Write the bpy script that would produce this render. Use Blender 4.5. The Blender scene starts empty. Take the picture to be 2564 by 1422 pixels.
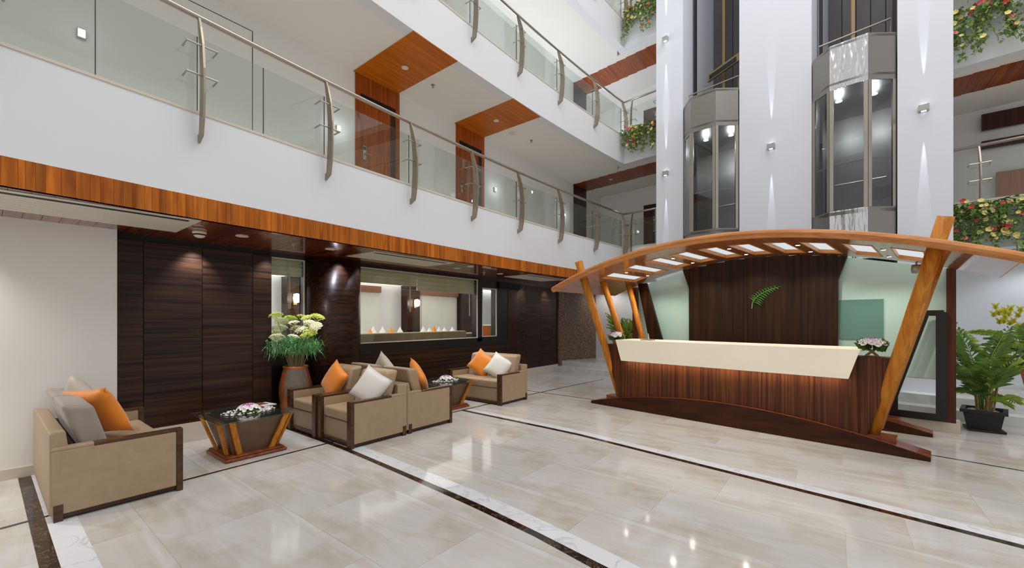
import bpy, bmesh, math, random
from mathutils import Vector, Matrix
R = random.Random(7)
C = bpy.context.scene.collection
SC = bpy.context.scene
# ------------------------------------------------------------------ camera, world, lights, exposure
YAW = math.radians(38)
cam = bpy.data.cameras.new('camera'); co = bpy.data.objects.new('camera', cam); C.objects.link(co)
co.location = (0, 0, 1.5); co.rotation_euler = (math.radians(90), 0, YAW)
cam.sensor_width = 36; cam.lens = 1040 / 2564 * 36; cam.shift_y = (800 - 711) / 2564
cam.clip_start = .05; cam.clip_end = 200
SC.camera = co
SC.view_settings.view_transform = 'Standard'; SC.view_settings.look = 'None'
SC.view_settings.gamma = 1; SC.view_settings.use_curve_mapping = False
SC.view_settings.exposure = 0.0
W = bpy.data.worlds.new('world'); SC.world = W; W.use_nodes = True
W.node_tree.nodes['Background'].inputs[0].default_value = (1.0, .995, .99, 1)
W.node_tree.nodes['Background'].inputs[1].default_value = 0.62

def light(name, kind, loc, power, col=(1, 1, 1), rot=(0, 0, 0), size=.1, sizey=None, spot=None, blend=.5):
    l = bpy.data.lights.new(name, kind); l.energy = power; l.color = col
    o = bpy.data.objects.new(name, l); C.objects.link(o); o.location = loc; o.rotation_euler = rot
    if kind == 'AREA':
        l.size = size
        if sizey: l.shape = 'RECTANGLE'; l.size_y = sizey
    else: l.shadow_soft_size = size
    if kind == 'SPOT': l.spot_size = math.radians(spot); l.spot_blend = blend
    return o
# daylight through the roof of the atrium
light('atrium_roof_light', 'AREA', (1.5, 4.0, 13.5), 900, (1, 1, 1), (0, 0, 0), 8, 11)
# ------------------------------------------------------------------ materials
def srgb(r, g, b):
    f = lambda c: (c / 255 / 12.92) if c / 255 <= .04045 else ((c / 255 + .055) / 1.055) ** 2.4
    return (f(r), f(g), f(b), 1)
def newmat(name):
    m = bpy.data.materials.new(name); m.use_nodes = True
    nt = m.node_tree; return m, nt, nt.nodes['Principled BSDF']
def N(nt, t, **kw):
    n = nt.nodes.new(t)
    for k, v in kw.items():
        if hasattr(n, k): setattr(n, k, v)
        else: n.inputs[k.replace('_', ' ')].default_value = v
    return n
def coords(nt, scale, rnd=0.0, rot=(0, 0, 0)):
    tc = N(nt, 'ShaderNodeTexCoord'); mp = N(nt, 'ShaderNodeMapping')
    mp.inputs['Scale'].default_value = scale; mp.inputs['Rotation'].default_value = rot
    nt.links.new(tc.outputs['Object'], mp.inputs['Vector'])
    if rnd:
        oi = N(nt, 'ShaderNodeObjectInfo'); ml = N(nt, 'ShaderNodeMath', operation='MULTIPLY'); ml.inputs[1].default_value = rnd
        nt.links.new(oi.outputs['Random'], ml.inputs[0]); nt.links.new(ml.outputs[0], mp.inputs['Location'])
    return mp.outputs[0]
def ramp(nt, fac, stops):
    cr = N(nt, 'ShaderNodeValToRGB'); e = cr.color_ramp.elements
    while len(e) < len(stops): e.new(.5)
    for i, (p, c) in enumerate(stops): e[i].position = p; e[i].color = c
    nt.links.new(fac, cr.inputs[0]); return cr.outputs[0]
def vary(nt, col, amt):
    oi = N(nt, 'ShaderNodeObjectInfo'); mr = N(nt, 'ShaderNodeMapRange')
    mr.inputs['To Min'].default_value = 1 - amt; mr.inputs['To Max'].default_value = 1 + amt
    nt.links.new(oi.outputs['Random'], mr.inputs['Value'])
    hs = N(nt, 'ShaderNodeHueSaturation'); nt.links.new(mr.outputs[0], hs.inputs['Value']); nt.links.new(col, hs.inputs['Color'])
    return hs.outputs[0]
def mat(name, col, rough=.5, metal=0., coat=0., spec=.5, noise=None, bump=None, emit=None, sheen=0, rnd=0, bsc=(1, 1, 1)):
    m, nt, b = newmat(name)
    b.inputs['Base Color'].default_value = col; b.inputs['Roughness'].default_value = rough; b.inputs['Metallic'].default_value = metal
    b.inputs['Coat Weight'].default_value = coat; b.inputs['Coat Roughness'].default_value = .08; b.inputs['Specular IOR Level'].default_value = spec
    if sheen: b.inputs['Sheen Weight'].default_value = sheen
    if noise or rnd:
        sc, am = noise or (3, 0)
        nz = N(nt, 'ShaderNodeTexNoise', Scale=sc, Detail=5.0)
        nt.links.new(coords(nt, (1, 1, 1)), nz.inputs['Vector'])
        lo = tuple(c * (1 - am) for c in col[:3]) + (1,); hi = tuple(min(1, c * (1 + am)) for c in col[:3]) + (1,)
        o = ramp(nt, nz.outputs['Fac'], [(.3, lo), (.7, hi)])
        if rnd: o = vary(nt, o, rnd)
        nt.links.new(o, b.inputs['Base Color'])
    if bump:
        nz = N(nt, 'ShaderNodeTexNoise', Scale=bump[0], Detail=3.0); bp = N(nt, 'ShaderNodeBump', Strength=bump[1], Distance=bump[2] if len(bump) > 2 else .01)
        nt.links.new(coords(nt, bsc), nz.inputs['Vector'])
        nt.links.new(nz.outputs['Fac'], bp.inputs['Height']); nt.links.new(bp.outputs[0], b.inputs['Normal'])
    if emit:
        b.inputs['Emission Color'].default_value = emit[0]; b.inputs['Emission Strength'].default_value = emit[1]
    return m
def wood(name, c1, c2, axis='z', across=26, along=1.1, rough=.35, coat=.3, rnd=.18, crough=.1, rot=(0, 0, 0), p=(.33, .68), spec=.22):
    m, nt, b = newmat(name); b.inputs['Specular IOR Level'].default_value = spec
    s = {'x': (along, across, across), 'y': (across, along, across), 'z': (across, across, along)}[axis]
    v = coords(nt, s, 37., rot)
    nz = N(nt, 'ShaderNodeTexNoise', Scale=1.0, Detail=6.0, Distortion=.6); nt.links.new(v, nz.inputs['Vector'])
    o = ramp(nt, nz.outputs['Fac'], [(p[0], c1), (p[1], c2)])
    if rnd: o = vary(nt, o, rnd)
    nt.links.new(o, b.inputs['Base Color'])
    b.inputs['Roughness'].default_value = rough; b.inputs['Coat Weight'].default_value = coat; b.inputs['Coat Roughness'].default_value = crough
    return m
def glassmat(name, tint, refl=.9, rough=0., base=.0, bcol=(1, 1, 1, 1)):
    m = bpy.data.materials.new(name); m.use_nodes = True; nt = m.node_tree; nt.nodes.clear()
    out = N(nt, 'ShaderNodeOutputMaterial'); tr = N(nt, 'ShaderNodeBsdfTransparent'); tr.inputs[0].default_value = tint
    gl = N(nt, 'ShaderNodeBsdfGlossy'); gl.inputs['Roughness'].default_value = rough; gl.inputs['Color'].default_value = (refl, refl, refl, 1)
    lw = N(nt, 'ShaderNodeLayerWeight'); pw = N(nt, 'ShaderNodeMath', operation='POWER'); pw.inputs[1].default_value = 5
    fr = N(nt, 'ShaderNodeMapRange'); fr.inputs['To Min'].default_value = .045; fr.inputs['To Max'].default_value = .9
    nt.links.new(lw.outputs['Facing'], pw.inputs[0]); nt.links.new(pw.outputs[0], fr.inputs['Value']); mx = N(nt, 'ShaderNodeMixShader')
    a = tr.outputs[0]
    if base:
        df = N(nt, 'ShaderNodeBsdfDiffuse'); df.inputs[0].default_value = bcol; m2 = N(nt, 'ShaderNodeMixShader'); m2.inputs[0].default_value = base
        nt.links.new(a, m2.inputs[1]); nt.links.new(df.outputs[0], m2.inputs[2]); a = m2.outputs[0]
    nt.links.new(fr.outputs[0], mx.inputs[0]); nt.links.new(a, mx.inputs[1]); nt.links.new(gl.outputs[0], mx.inputs[2]); nt.links.new(mx.outputs[0], out.inputs[0])
    return m
def emis(name, col, s):
    m = bpy.data.materials.new(name); m.use_nodes = True; nt = m.node_tree; nt.nodes.clear()
    out = N(nt, 'ShaderNodeOutputMaterial'); e = N(nt, 'ShaderNodeEmission'); e.inputs[0].default_value = col; e.inputs[1].default_value = s
    nt.links.new(e.outputs[0], out.inputs[0]); return m
def marble(name):
    m, nt, b = newmat(name)
    v = coords(nt, (.55, 2.6, 1), .12, (0, 0, math.radians(6)))
    n1 = N(nt, 'ShaderNodeTexNoise', Scale=1.3, Detail=8.0, Distortion=.8, Roughness=.62); nt.links.new(v, n1.inputs['Vector'])
    c1 = ramp(nt, n1.outputs['Fac'], [(.28, srgb(184, 174, 160)), (.46, srgb(199, 196, 191)), (.60, srgb(208, 207, 206)), (.75, srgb(197, 198, 199))])
    v2 = coords(nt, (.9, .9, 1), .1)
    n2 = N(nt, 'ShaderNodeTexNoise', Scale=1.6, Detail=6.0, Roughness=.6); nt.links.new(v2, n2.inputs['Vector'])
    c2 = ramp(nt, n2.outputs['Fac'], [(.32, srgb(224, 214, 198)), (.50, srgb(252, 250, 247)), (.7, srgb(244, 245, 246))])
    mx = N(nt, 'ShaderNodeMix', data_type='RGBA', blend_type='MULTIPLY'); mx.inputs[0].default_value = .75
    nt.links.new(c1, mx.inputs[6]); nt.links.new(c2, mx.inputs[7])
    o = vary(nt, mx.outputs[2], .025); nt.links.new(o, b.inputs['Base Color'])
    b.inputs['Roughness'].default_value = .085; b.inputs['Specular IOR Level'].default_value = .24
    return m
def veined(name, c, vein, scale, lo, hi, rough=.08):
    m, nt, b = newmat(name)
    v = coords(nt, (1, 1, 1)); n = N(nt, 'ShaderNodeTexNoise', Scale=scale, Detail=9.0, Distortion=1.6, Roughness=.6); nt.links.new(v, n.inputs['Vector'])
    o = ramp(nt, n.outputs['Fac'], [(lo, c), ((lo + hi) / 2, vein), (hi, c)]); nt.links.new(o, b.inputs['Base Color'])
    b.inputs['Roughness'].default_value = rough; return m
M = {}
M['white'] = mat('white_paint', srgb(228, 229, 232), .55, noise=(1.2, .012))
M['colwhite'] = mat('cool_white_paint', srgb(226, 229, 237), .5, noise=(1.2, .012))
M['warmwhite'] = mat('warm_white_paint', srgb(238, 236, 232), .6, noise=(1.2, .012))
M['kerb'] = mat('cream_stone_kerb', srgb(214, 203, 186), .3)
M['ceil'] = mat('ceiling_paint', srgb(236, 233, 226), .7)
M['marble'] = marble('beige_marble')
M['joint'] = mat('floor_joint', srgb(190, 182, 170), .4)
M['darkstrip'] = veined('dark_emperador_marble', srgb(38, 26, 18), srgb(120, 92, 70), 5, .485, .515)
M['thinstrip'] = mat('dark_stone_line', srgb(40, 31, 24), .15)
M['whitestrip'] = veined('white_veined_marble', srgb(226, 226, 230), srgb(196, 198, 204), 1.6, .485, .515)
M['step'] = veined('white_step_marble', srgb(220, 219, 218), srgb(206, 204, 202), 1.2, .4, .6, .12)
M['fascia'] = wood('teak_fascia', srgb(146, 72, 12), srgb(196, 112, 30), 'z', 14, 1.5, .55, .0, .26)
M['soffit'] = wood('teak_soffit', srgb(88, 28, 8), srgb(138, 56, 18), 'x', 22, 1.0, .35, 1.0, .25, .03)
M['board'] = wood('teak_board', srgb(178, 92, 10), srgb(206, 116, 24), 'y', 24, .9, .5, .05, .08)
M['board_x'] = wood('teak_board_cross', srgb(110, 46, 16), srgb(160, 80, 30), 'y', 24, .9, .4, .3, .14)
M['doorwood'] = wood('teak_door', srgb(138, 62, 12), srgb(178, 90, 24), 'z', 24, .9, .5, .05, .08)
M['darkdoor'] = wood('dark_door_wood', srgb(40, 18, 10), srgb(70, 34, 20), 'z', 24, .9, .4, .3, .08)
M['wenge'] = wood('wenge_panel', srgb(24, 13, 7), srgb(76, 48, 30), 'y', 30, .6, .36, .06, .06, .2, p=(.34, .8))
M['black'] = mat('black_lacquer', srgb(22, 17, 15), .35)
M['gap'] = mat('shadow_gap_black', srgb(8, 6, 5), .7)
M['walnut'] = wood('walnut_veneer', srgb(52, 25, 11), srgb(112, 62, 32), 'z', 46, .7, .45, .05, .03, .15, p=(.36, .72))
M['screenwood'] = wood('dark_walnut_veneer', srgb(28, 13, 4), srgb(60, 34, 16), 'z', 20, .5, .45, .05, .05, .15)
M['basewood'] = wood('dark_mahogany', srgb(46, 19, 5), srgb(76, 36, 13), 'x', 12, .6, .45, .03, .03, .12)
M['endwood'] = wood('red_mahogany', srgb(112, 54, 30), srgb(154, 84, 50), 'x', 20, .8, .3, .4, .05, .1)
M['upright'] = wood('red_brown_upright', srgb(66, 28, 12), srgb(104, 52, 28), 'z', 24, .8, .4, .15, .03)
M['post'] = wood('honey_oak_post', srgb(180, 102, 22), srgb(216, 144, 52), 'z', 30, .7, .5, .03, .05)
M['edge'] = wood('oak_edge_band', srgb(190, 118, 62), srgb(218, 150, 92), 'x', 16, .6, .42, .15, .03)
M['under'] = wood('canopy_underside_veneer', srgb(150, 82, 38), srgb(196, 126, 74), 'y', 20, .8, .3, 1.0, .04, .06)
M['cream'] = mat('backlit_cream_onyx', srgb(252, 242, 220), .35, noise=(2, .03), emit=((1, .88, .70, 1), .13))
M['teal'] = mat('frosted_teal_glass', srgb(196, 226, 214), .12, coat=.4)
M['opal'] = None
M['glass'] = glassmat('clear_green_glass', (.89, .925, .90, 1), .95, 0, .03, srgb(150, 158, 142))
M['glassedge'] = mat('dark_glass_edge', srgb(70, 76, 66), .2)
M['winglass'] = glassmat('window_glass', (.93, .95, .93, 1), .6)
M['tableglass'] = glassmat('table_glass', (.82, .88, .86, 1), .95, 0, .03, srgb(90, 100, 96))
M['cabglass'] = glassmat('lift_glass', (.74, .77, .79, 1), .95, .01)
M['steel'] = mat('brushed_steel', srgb(176, 168, 156), .32, 1., noise=(6, .04))
M['postmetal'] = mat('champagne_steel', srgb(160, 148, 132), .38, .85)
M['satin'] = mat('satin_steel_panel', srgb(150, 146, 140), .38, 1.)
M['mirrorsteel'] = mat('polished_steel', srgb(225, 225, 228), .12, 1., bump=(7, 1.0, .12), bsc=(1, 1, .12))
M['lampmetal'] = mat('lamp_grey', srgb(176, 176, 170), .4, .4)
M['shaft'] = mat('shaft_dark_steel', srgb(84, 80, 80), .45, .3, noise=(1.5, .15), rnd=.12)
M['shaftdark'] = mat('shaft_black', srgb(22, 20, 19), .6)
M['brass'] = mat('guide_rail_ochre', srgb(150, 124, 84), .45, .4)
M['leather'] = mat('taupe_leatherette', srgb(170, 145, 116), .42, coat=.08, noise=(14, .05), bump=(420, .25))
M['greycush'] = mat('grey_taupe_cushion', srgb(150, 138, 127), .55, noise=(10, .04), bump=(300, .2), sheen=.3)
M['frame'] = wood('dark_frame_wood', srgb(58, 33, 18), srgb(92, 60, 38), 'y', 26, .9, .35, .3, .04)
M['orange'] = mat('orange_satin', srgb(232, 134, 14), .48, noise=(5, .06), sheen=.4)
M['silver'] = mat('pale_satin', srgb(226, 222, 214), .4, noise=(5, .05), sheen=.5)
M['beige'] = mat('beige_satin', srgb(188, 178, 164), .5, noise=(5, .05), sheen=.4)
M['bronze'] = mat('bronze_panel', srgb(110, 82, 58), .4, noise=(9, .15))
M['stone'] = None
M['plaster'] = mat('restaurant_wall', srgb(222, 222, 226), .6)
M['blindgreen'] = mat('roman_blind_fabric', srgb(226, 222, 184), .8, noise=(9, .05))
M['blindwhite'] = mat('white_blind_fabric', srgb(226, 226, 222), .8)
M['valance'] = mat('brown_valance', srgb(150, 106, 82), .6)
M['bench'] = mat('booth_upholstery', srgb(150, 130, 100), .6)
M['pot'] = mat('black_plastic_pot', srgb(26, 25, 26), .5)
M['terra'] = mat('terracotta', srgb(178, 92, 48), .7, noise=(8, .1))
M['copper'] = mat('copper_patina', srgb(176, 96, 50), .4, .5, noise=(4, .3))
M['slate'] = mat('grey_stone_patch', srgb(112, 102, 92), .5, noise=(12, .12))
M['soil'] = mat('soil', srgb(60, 45, 32), .9)
M['pebble'] = mat('white_pebble', srgb(214, 208, 200), .6, rnd=.12)
M['leafg'] = mat('leaf_green', srgb(92, 128, 44), .5, rnd=.25, noise=(9, .25))
M['leafd'] = mat('leaf_dark', srgb(48, 92, 52), .5, rnd=.2, noise=(9, .25))
M['leafl'] = mat('leaf_lime', srgb(150, 176, 62), .5, rnd=.2, noise=(9, .2))
M['needle'] = mat('needle_green', srgb(124, 190, 122), .5, noise=(12, .25))
M['vine'] = mat('vine_leaf', srgb(126, 152, 80), .5, noise=(16, .4))
M['stem'] = mat('stem', srgb(140, 132, 80), .6)
M['cane'] = mat('cane_brown', srgb(150, 126, 78), .6, noise=(20, .3))
M['red'] = mat('red_petal', srgb(205, 58, 62), .5, rnd=.15)
M['pink'] = mat('pink_petal', srgb(222, 110, 112), .5, rnd=.15)
M['yellow'] = mat('pale_yellow_petal', srgb(226, 206, 128), .5, rnd=.1)
M['petw'] = mat('white_petal', srgb(238, 232, 232), .5)
M['petp'] = mat('purple_petal', srgb(176, 104, 160), .5, rnd=.2)
M['hyd'] = mat('cream_green_bloom', srgb(250, 250, 214), .6, noise=(60, .05))
M['hydl'] = mat('lime_bloom', srgb(226, 238, 112), .6, noise=(60, .08))
M['fern'] = mat('green_emblem', srgb(84, 150, 48), .35)
M['lampwarm'] = emis('downlight_glow', (1, .86, .70, 1), 5)
M['lampcool'] = emis('wall_lamp_glow', (.92, .96, 1, 1), 4)
M['spotglow'] = emis('spot_glow', (1, .92, .78, 1), 14)
M['cove'] = emis('cove_glow', (1, .98, .92, 1), 3)
M['plastic'] = mat('white_plastic', srgb(228, 216, 200), .45)
M['vent'] = mat('vent_cream', srgb(214, 210, 196), .45)
M['paper'] = mat('paper', srgb(206, 198, 196), .6)
M['magazine'] = mat('magazine_cover', srgb(120, 66, 48), .4)
M['switch'] = mat('black_lock', srgb(30, 28, 26), .4)
M['napkin_w'] = mat('white_napkin', srgb(235, 232, 230), .8)
M['napkin_o'] = mat('orange_napkin', srgb(230, 150, 50), .8)
M['opal'] = emis('canopy_light_panel', (.90, .97, 1, 1), .78)
def stonemat():
    m, nt, b = newmat('carved_brown_stone'); v = coords(nt, (1, 1, 1))
    vo = N(nt, 'ShaderNodeTexVoronoi', Scale=16.0); nt.links.new(v, vo.inputs['Vector'])
    nz = N(nt, 'ShaderNodeTexNoise', Scale=24.0, Detail=5.0); nt.links.new(v, nz.inputs['Vector'])
    o = ramp(nt, nz.outputs['Fac'], [(.35, srgb(84, 66, 54)), (.65, srgb(138, 116, 98))]); nt.links.new(o, b.inputs['Base Color'])
    bp = N(nt, 'ShaderNodeBump', Strength=.8, Distance=.012); nt.links.new(vo.outputs['Distance'], bp.inputs['Height']); nt.links.new(bp.outputs[0], b.inputs['Normal'])
    b.inputs['Roughness'].default_value = .35; return m
M['stone'] = stonemat()
# ------------------------------------------------------------------ mesh helpers
class MB:
    def __init__(s, f=None): s.v = []; s.f = []; s.fn = f
    def add(s, vs, fs):
        n = len(s.v)
        if s.fn: vs = [s.fn(*p) for p in vs]
        s.v += [tuple(p) for p in vs]; s.f += [tuple(i + n for i in f) for f in fs]; return s
    def hexa(s, p):
        return s.add(p, [(0, 3, 2, 1), (4, 5, 6, 7), (0, 1, 5, 4), (1, 2, 6, 5), (2, 3, 7, 6), (3, 0, 4, 7)])
    def box(s, x0, x1, y0, y1, z0, z1):
        return s.hexa([(x0, y0, z0), (x1, y0, z0), (x1, y1, z0), (x0, y1, z0), (x0, y0, z1), (x1, y0, z1), (x1, y1, z1), (x0, y1, z1)])
    def prism(s, poly, z0, z1, mp=lambda a, b, c: (a, b, c)):
        n = len(poly)
        return s.add([mp(a, b, z0) for a, b in poly] + [mp(a, b, z1) for a, b in poly],
                     [tuple(range(n))[::-1], tuple(range(n, 2 * n))] + [(i, (i + 1) % n, n + (i + 1) % n, n + i) for i in range(n)])
    def tube(s, pts, r, n=8, caps=True):
        pts = [Vector(p) for p in pts]; rs = r if isinstance(r, (list, tuple)) else [r] * len(pts); vs = []
        up = Vector((0, 0, 1))
        for i, p in enumerate(pts):
            d = (pts[min(i + 1, len(pts) - 1)] - pts[max(i - 1, 0)]).normalized()
            a = d.cross(up if abs(d.z) < .95 else Vector((1, 0, 0))).normalized(); b = d.cross(a)
            for k in range(n):
                t = 2 * math.pi * k / n; vs.append(tuple(p + (a * math.cos(t) + b * math.sin(t)) * rs[i]))
        fs = [(i * n + k, i * n + (k + 1) % n, (i + 1) * n + (k + 1) % n, (i + 1) * n + k) for i in range(len(pts) - 1) for k in range(n)]
        if caps: fs += [tuple(range(n)), tuple(range((len(pts) - 1) * n, len(pts) * n))]
        return s.add(vs, fs)
    def lathe(s, prof, n=20, c=(0, 0, 0)):
        vs = [(c[0] + r * math.cos(2 * math.pi * k / n), c[1] + r * math.sin(2 * math.pi * k / n), c[2] + z) for r, z in prof for k in range(n)]
        fs = [(i * n + k, i * n + (k + 1) % n, (i + 1) * n + (k + 1) % n, (i + 1) * n + k) for i in range(len(prof) - 1) for k in range(n)]
        fs += [tuple(range(n))[::-1], tuple(range((len(prof) - 1) * n, len(prof) * n))]
        return s.add(vs, fs)
    def mesh(s, name, m, smooth=False, recalc=True):
        me = bpy.data.meshes.new(name); me.from_pydata(s.v, [], s.f)
        if recalc:
            bm = bmesh.new(); bm.from_mesh(me); bmesh.ops.recalc_face_normals(bm, faces=bm.faces); bm.to_mesh(me); bm.free()
        if smooth:
            for p in me.polygons: p.use_smooth = True
        if m: me.materials.append(M[m] if isinstance(m, str) else m)
        return me
    def build(s, name, m, parent=None, bevel=0, seg=2, smooth=False, recalc=True):
        o = bpy.data.objects.new(name, s.mesh(name, m, smooth, recalc)); C.objects.link(o)
        if parent is not None: attach(o, parent)
        if bevel:
            b = o.modifiers.new('bevel', 'BEVEL'); b.width = bevel; b.segments = seg; b.limit_method = 'ANGLE'
            if smooth or seg > 2:
                for p in o.data.polygons: p.use_smooth = True
                w = o.modifiers.new('wn', 'WEIGHTED_NORMAL'); w.keep_sharp = True
        return o
def attach(o, p):
    o.parent = p
    if p.type == 'EMPTY' and p.parent is None: o.matrix_parent_inverse = Matrix.Translation(-p.location)
def inst(name, me, parent, loc=(0, 0, 0), rot=(0, 0, 0), sc=1):
    o = bpy.data.objects.new(name, me); C.objects.link(o); o.location = loc; o.rotation_euler = rot
    o.scale = (sc, sc, sc) if not isinstance(sc, tuple) else sc
    if parent is not None: attach(o, parent)
    return o
def tag(o, label=None, cat=None, group=None, kind=None):
    if label: o['label'] = label
    if cat: o['category'] = cat
    if group: o['group'] = group
    if kind: o['kind'] = kind
    return o
def thing(name, label, cat, loc=(0, 0, 0), rz=0, group=None):
    o = bpy.data.objects.new(name, None); C.objects.link(o); o.location = loc; o.rotation_euler = (0, 0, rz); o.empty_display_size = .1
    return tag(o, label, cat, group)
def struct(o, label, cat):
    return tag(o, label, cat, None, 'structure')
def dup(o, parent=None):
    c = o.copy(); C.objects.link(c)
    if parent is not None: c.parent = parent
    for ch in list(o.children): dup(ch, c)
    return c
def lerp(a, b, t): return a + (b - a) * t
# ------------------------------------------------------------------ plan curves
def xf(y): return -4.93 + .0095 * (y - 5) ** 2            # face of the left galleries
def xt(y): return -4.885 + .0095 * (y - 4.2) ** 2         # thin inlay under it
def yb(x): return 10.9 - .107 * (x + 4.7)                 # face of the back galleries
def ye(x): return 10.1 - .118 * (x + 3.2)                 # face of the lift columns
def pl(tab, x):
    for (a, b), (c, d) in zip(tab, tab[1:]):
        if x <= c: return b + (d - b) * (x - a) / (c - a)
    (a, b), (c, d) = tab[-2:]; return b + (d - b) * (x - a) / (c - a)
YC = 10.9
YS = [-3.5 + i * .6 for i in range(24)] + [YC]
def strip_y(mb, f0, f1, z0, z1, ys=YS):
    for a, b in zip(ys, ys[1:]):
        mb.hexa([(f0(a), a, z0), (f1(a), a, z0), (f1(b), b, z0), (f0(b), b, z0), (f0(a), a, z1), (f1(a), a, z1), (f1(b), b, z1), (f0(b), b, z1)])
    return mb
# desk frame: u along the front, t to the back
DU = Vector((4.256, -.603, 0)).normalized(); DN = Vector((-DU.y, DU.x, 0)); DO = Vector((-1.348, 6.4555, 0))
def D(u, t, z): return tuple(DO + DU * u + DN * t + Vector((0, 0, z)))
EU = Vector((4.33, -.51, 0)).normalized(); EN = Vector((-EU.y, EU.x, 0)); EO = Vector((-3.2, 10.1, 0))
def E_(s, q, z): return tuple(EO + EU * s + EN * q + Vector((0, 0, z)))
# ------------------------------------------------------------------ floor
floor = MB().box(-14, 9, -6, 14, -.12, -.0015).build('floor', 'joint'); struct(floor, 'polished beige marble lobby floor with dark and white inlay bands', 'floor')
yA = [(-6.3, 2.66), (-4.6, 2.645), (-4.34, 2.63), (-3.2, 2.56), (-2.39, 2.51), (-1.76, 2.435), (-1.08, 2.335), (0, 2.1), (3, 1.3)]
yAl = [(-6.3, 2.585), (-4.48, 2.575), (-3.1, 2.49), (-2.31, 2.425), (-1.72, 2.37), (-1.16, 2.275), (0, 2.03), (3, 1.22)]
yB = [(-6.3, 5.0), (-4.87, 4.946), (-3.83, 4.90), (-2.73, 4.85), (.365, 4.38), (.98, 4.27), (4, 3.72)]
yC = [(-6.3, 7.16), (-5.1, 7.134), (-3.57, 7.086), (.825, 6.50), (1.47, 6.376), (4, 5.9)]
def band(f0, f1, x0, x1, z, name, m, n=16):
    mb = MB()
    for i in range(n):
        a = lerp(x0, x1, i / n); b = lerp(x0, x1, (i + 1) / n)
        mb.hexa([(a, f0(a), -.004), (b, f0(b), -.004), (b, f1(b), -.004), (a, f1(a), -.004), (a, f0(a), z), (b, f0(b), z), (b, f1(b), z), (a, f1(a), z)])
    return mb.build(name, m, floor)
SL = MB().box(0, 1.1985, 0, .7485, -.001, 0).mesh('floor_slab', 'marble')
for i in range(-5, 6):
    for j in range(-5, 15):
        x = i * 1.2 + .35 * (j % 3) - .3; y = j * .75
        if x < -6.45 and y > 1 or y > 10.6: continue
        d = -x * .6157 + y * .788
        if d < -.8: continue
        inst('floor_slab', SL, floor, (x, y, 0))
band(lambda x: pl(yAl, x), lambda x: pl(yA, x), -6.3, 3, .0012, 'dark_inlay', 'darkstrip')
band(lambda x: pl(yA, x), lambda x: pl(yA, x) + .155, -4.86, 3, .0012, 'white_inlay', 'whitestrip')
band(lambda x: pl(yB, x) - .072, lambda x: pl(yB, x), -4.87, 4, .0012, 'dark_inlay', 'darkstrip')
band(lambda x: pl(yB, x), lambda x: pl(yB, x) + .135, -4.84, 4, .0012, 'white_inlay', 'whitestrip')
band(lambda x: pl(yC, x) - .035, lambda x: pl(yC, x), -6.3, 4, .0012, 'dark_inlay', 'thinstrip')
strip_y(MB(), lambda y: xt(y) - .018, lambda y: xt(y) + .018, -.004, .0018, [-3 + i * .55 for i in range(24)]).build('dark_inlay', 'thinstrip', floor)
band(lambda x: .218, lambda x: .30, -6.2, 2, .0013, 'dark_inlay', 'darkstrip')
band(lambda x: .30, lambda x: .455, -6.2, 2, .0013, 'white_inlay', 'whitestrip')
# rear platform with three steps
PF = [(-7.2, 10.3), (-4.65, 10.1), (-1, 9.52), (1.4, 8.9), (2.1, 8.82), (8, 8.3)]
plat = MB()
for k, (dy, z) in enumerate([(0, .15), (.3, .30), (.75, .42)]):
    if k == 2: pts = [p for p in PF if p[0] > 1.2]
    else: pts = PF
    for (a, b), (c, d) in zip(pts, pts[1:]):
        plat.hexa([(a, b + dy, 0), (c, d + dy, 0), (c, 14, 0), (a, 14, 0), (a, b + dy, z), (c, d + dy, z), (c, 14, z), (a, 14, z)])
struct(plat.build('floor_steps', 'step'), 'white marble steps and platform at the rear of the lobby', 'steps')
# ------------------------------------------------------------------ lounge shell under the left gallery
XW = -6.27
wl = MB().prism([(-7.2, -3.5), (-6.0, -3.5), (-6.12, .1), (-6.06, .9), (-7.2, .9)], 0, 2.46).build('wall_left', 'warmwhite'); struct(wl, 'plain off-white wall at the left end of the lounge', 'wall')
struct(MB().prism([(-6.0, -3.5), (-5.985, -3.5), (-6.105, .1), (-6.045, .9), (-6.06, .9), (-6.12, .1)], 0, .1).build('baseboard_left', 'kerb'), 'low beige skirting below the off-white wall', 'skirting')
lw = MB()
lw.box(-6.9, XW - .012, .9, 2.52, 0, 2.46)
lw = lw.build('wall_lounge', 'gap'); struct(lw, 'dark timber panelled lounge wall behind the armchairs', 'wall')
for a, b in [(.905, 1.15), (1.156, 1.712), (1.718, 2.281), (2.287, 2.525)]:
    MB().box(XW - .02, XW, a, b, .23, 2.40).build('wood_panel', 'wenge', lw, .002)
MB().box(XW - .02, XW - .01, .9, 2.52, 2.40, 2.46).build('shadow_gap', 'gap', lw)
MB().box(-6.43, XW - .005, 2.50, 2.525, .23, 2.44).build('wood_panel_return', 'wenge', lw)
MB().box(-6.9, XW + .012, .9, 2.53, 0, .23).build('stone_skirting', 'kerb', lw)
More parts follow.
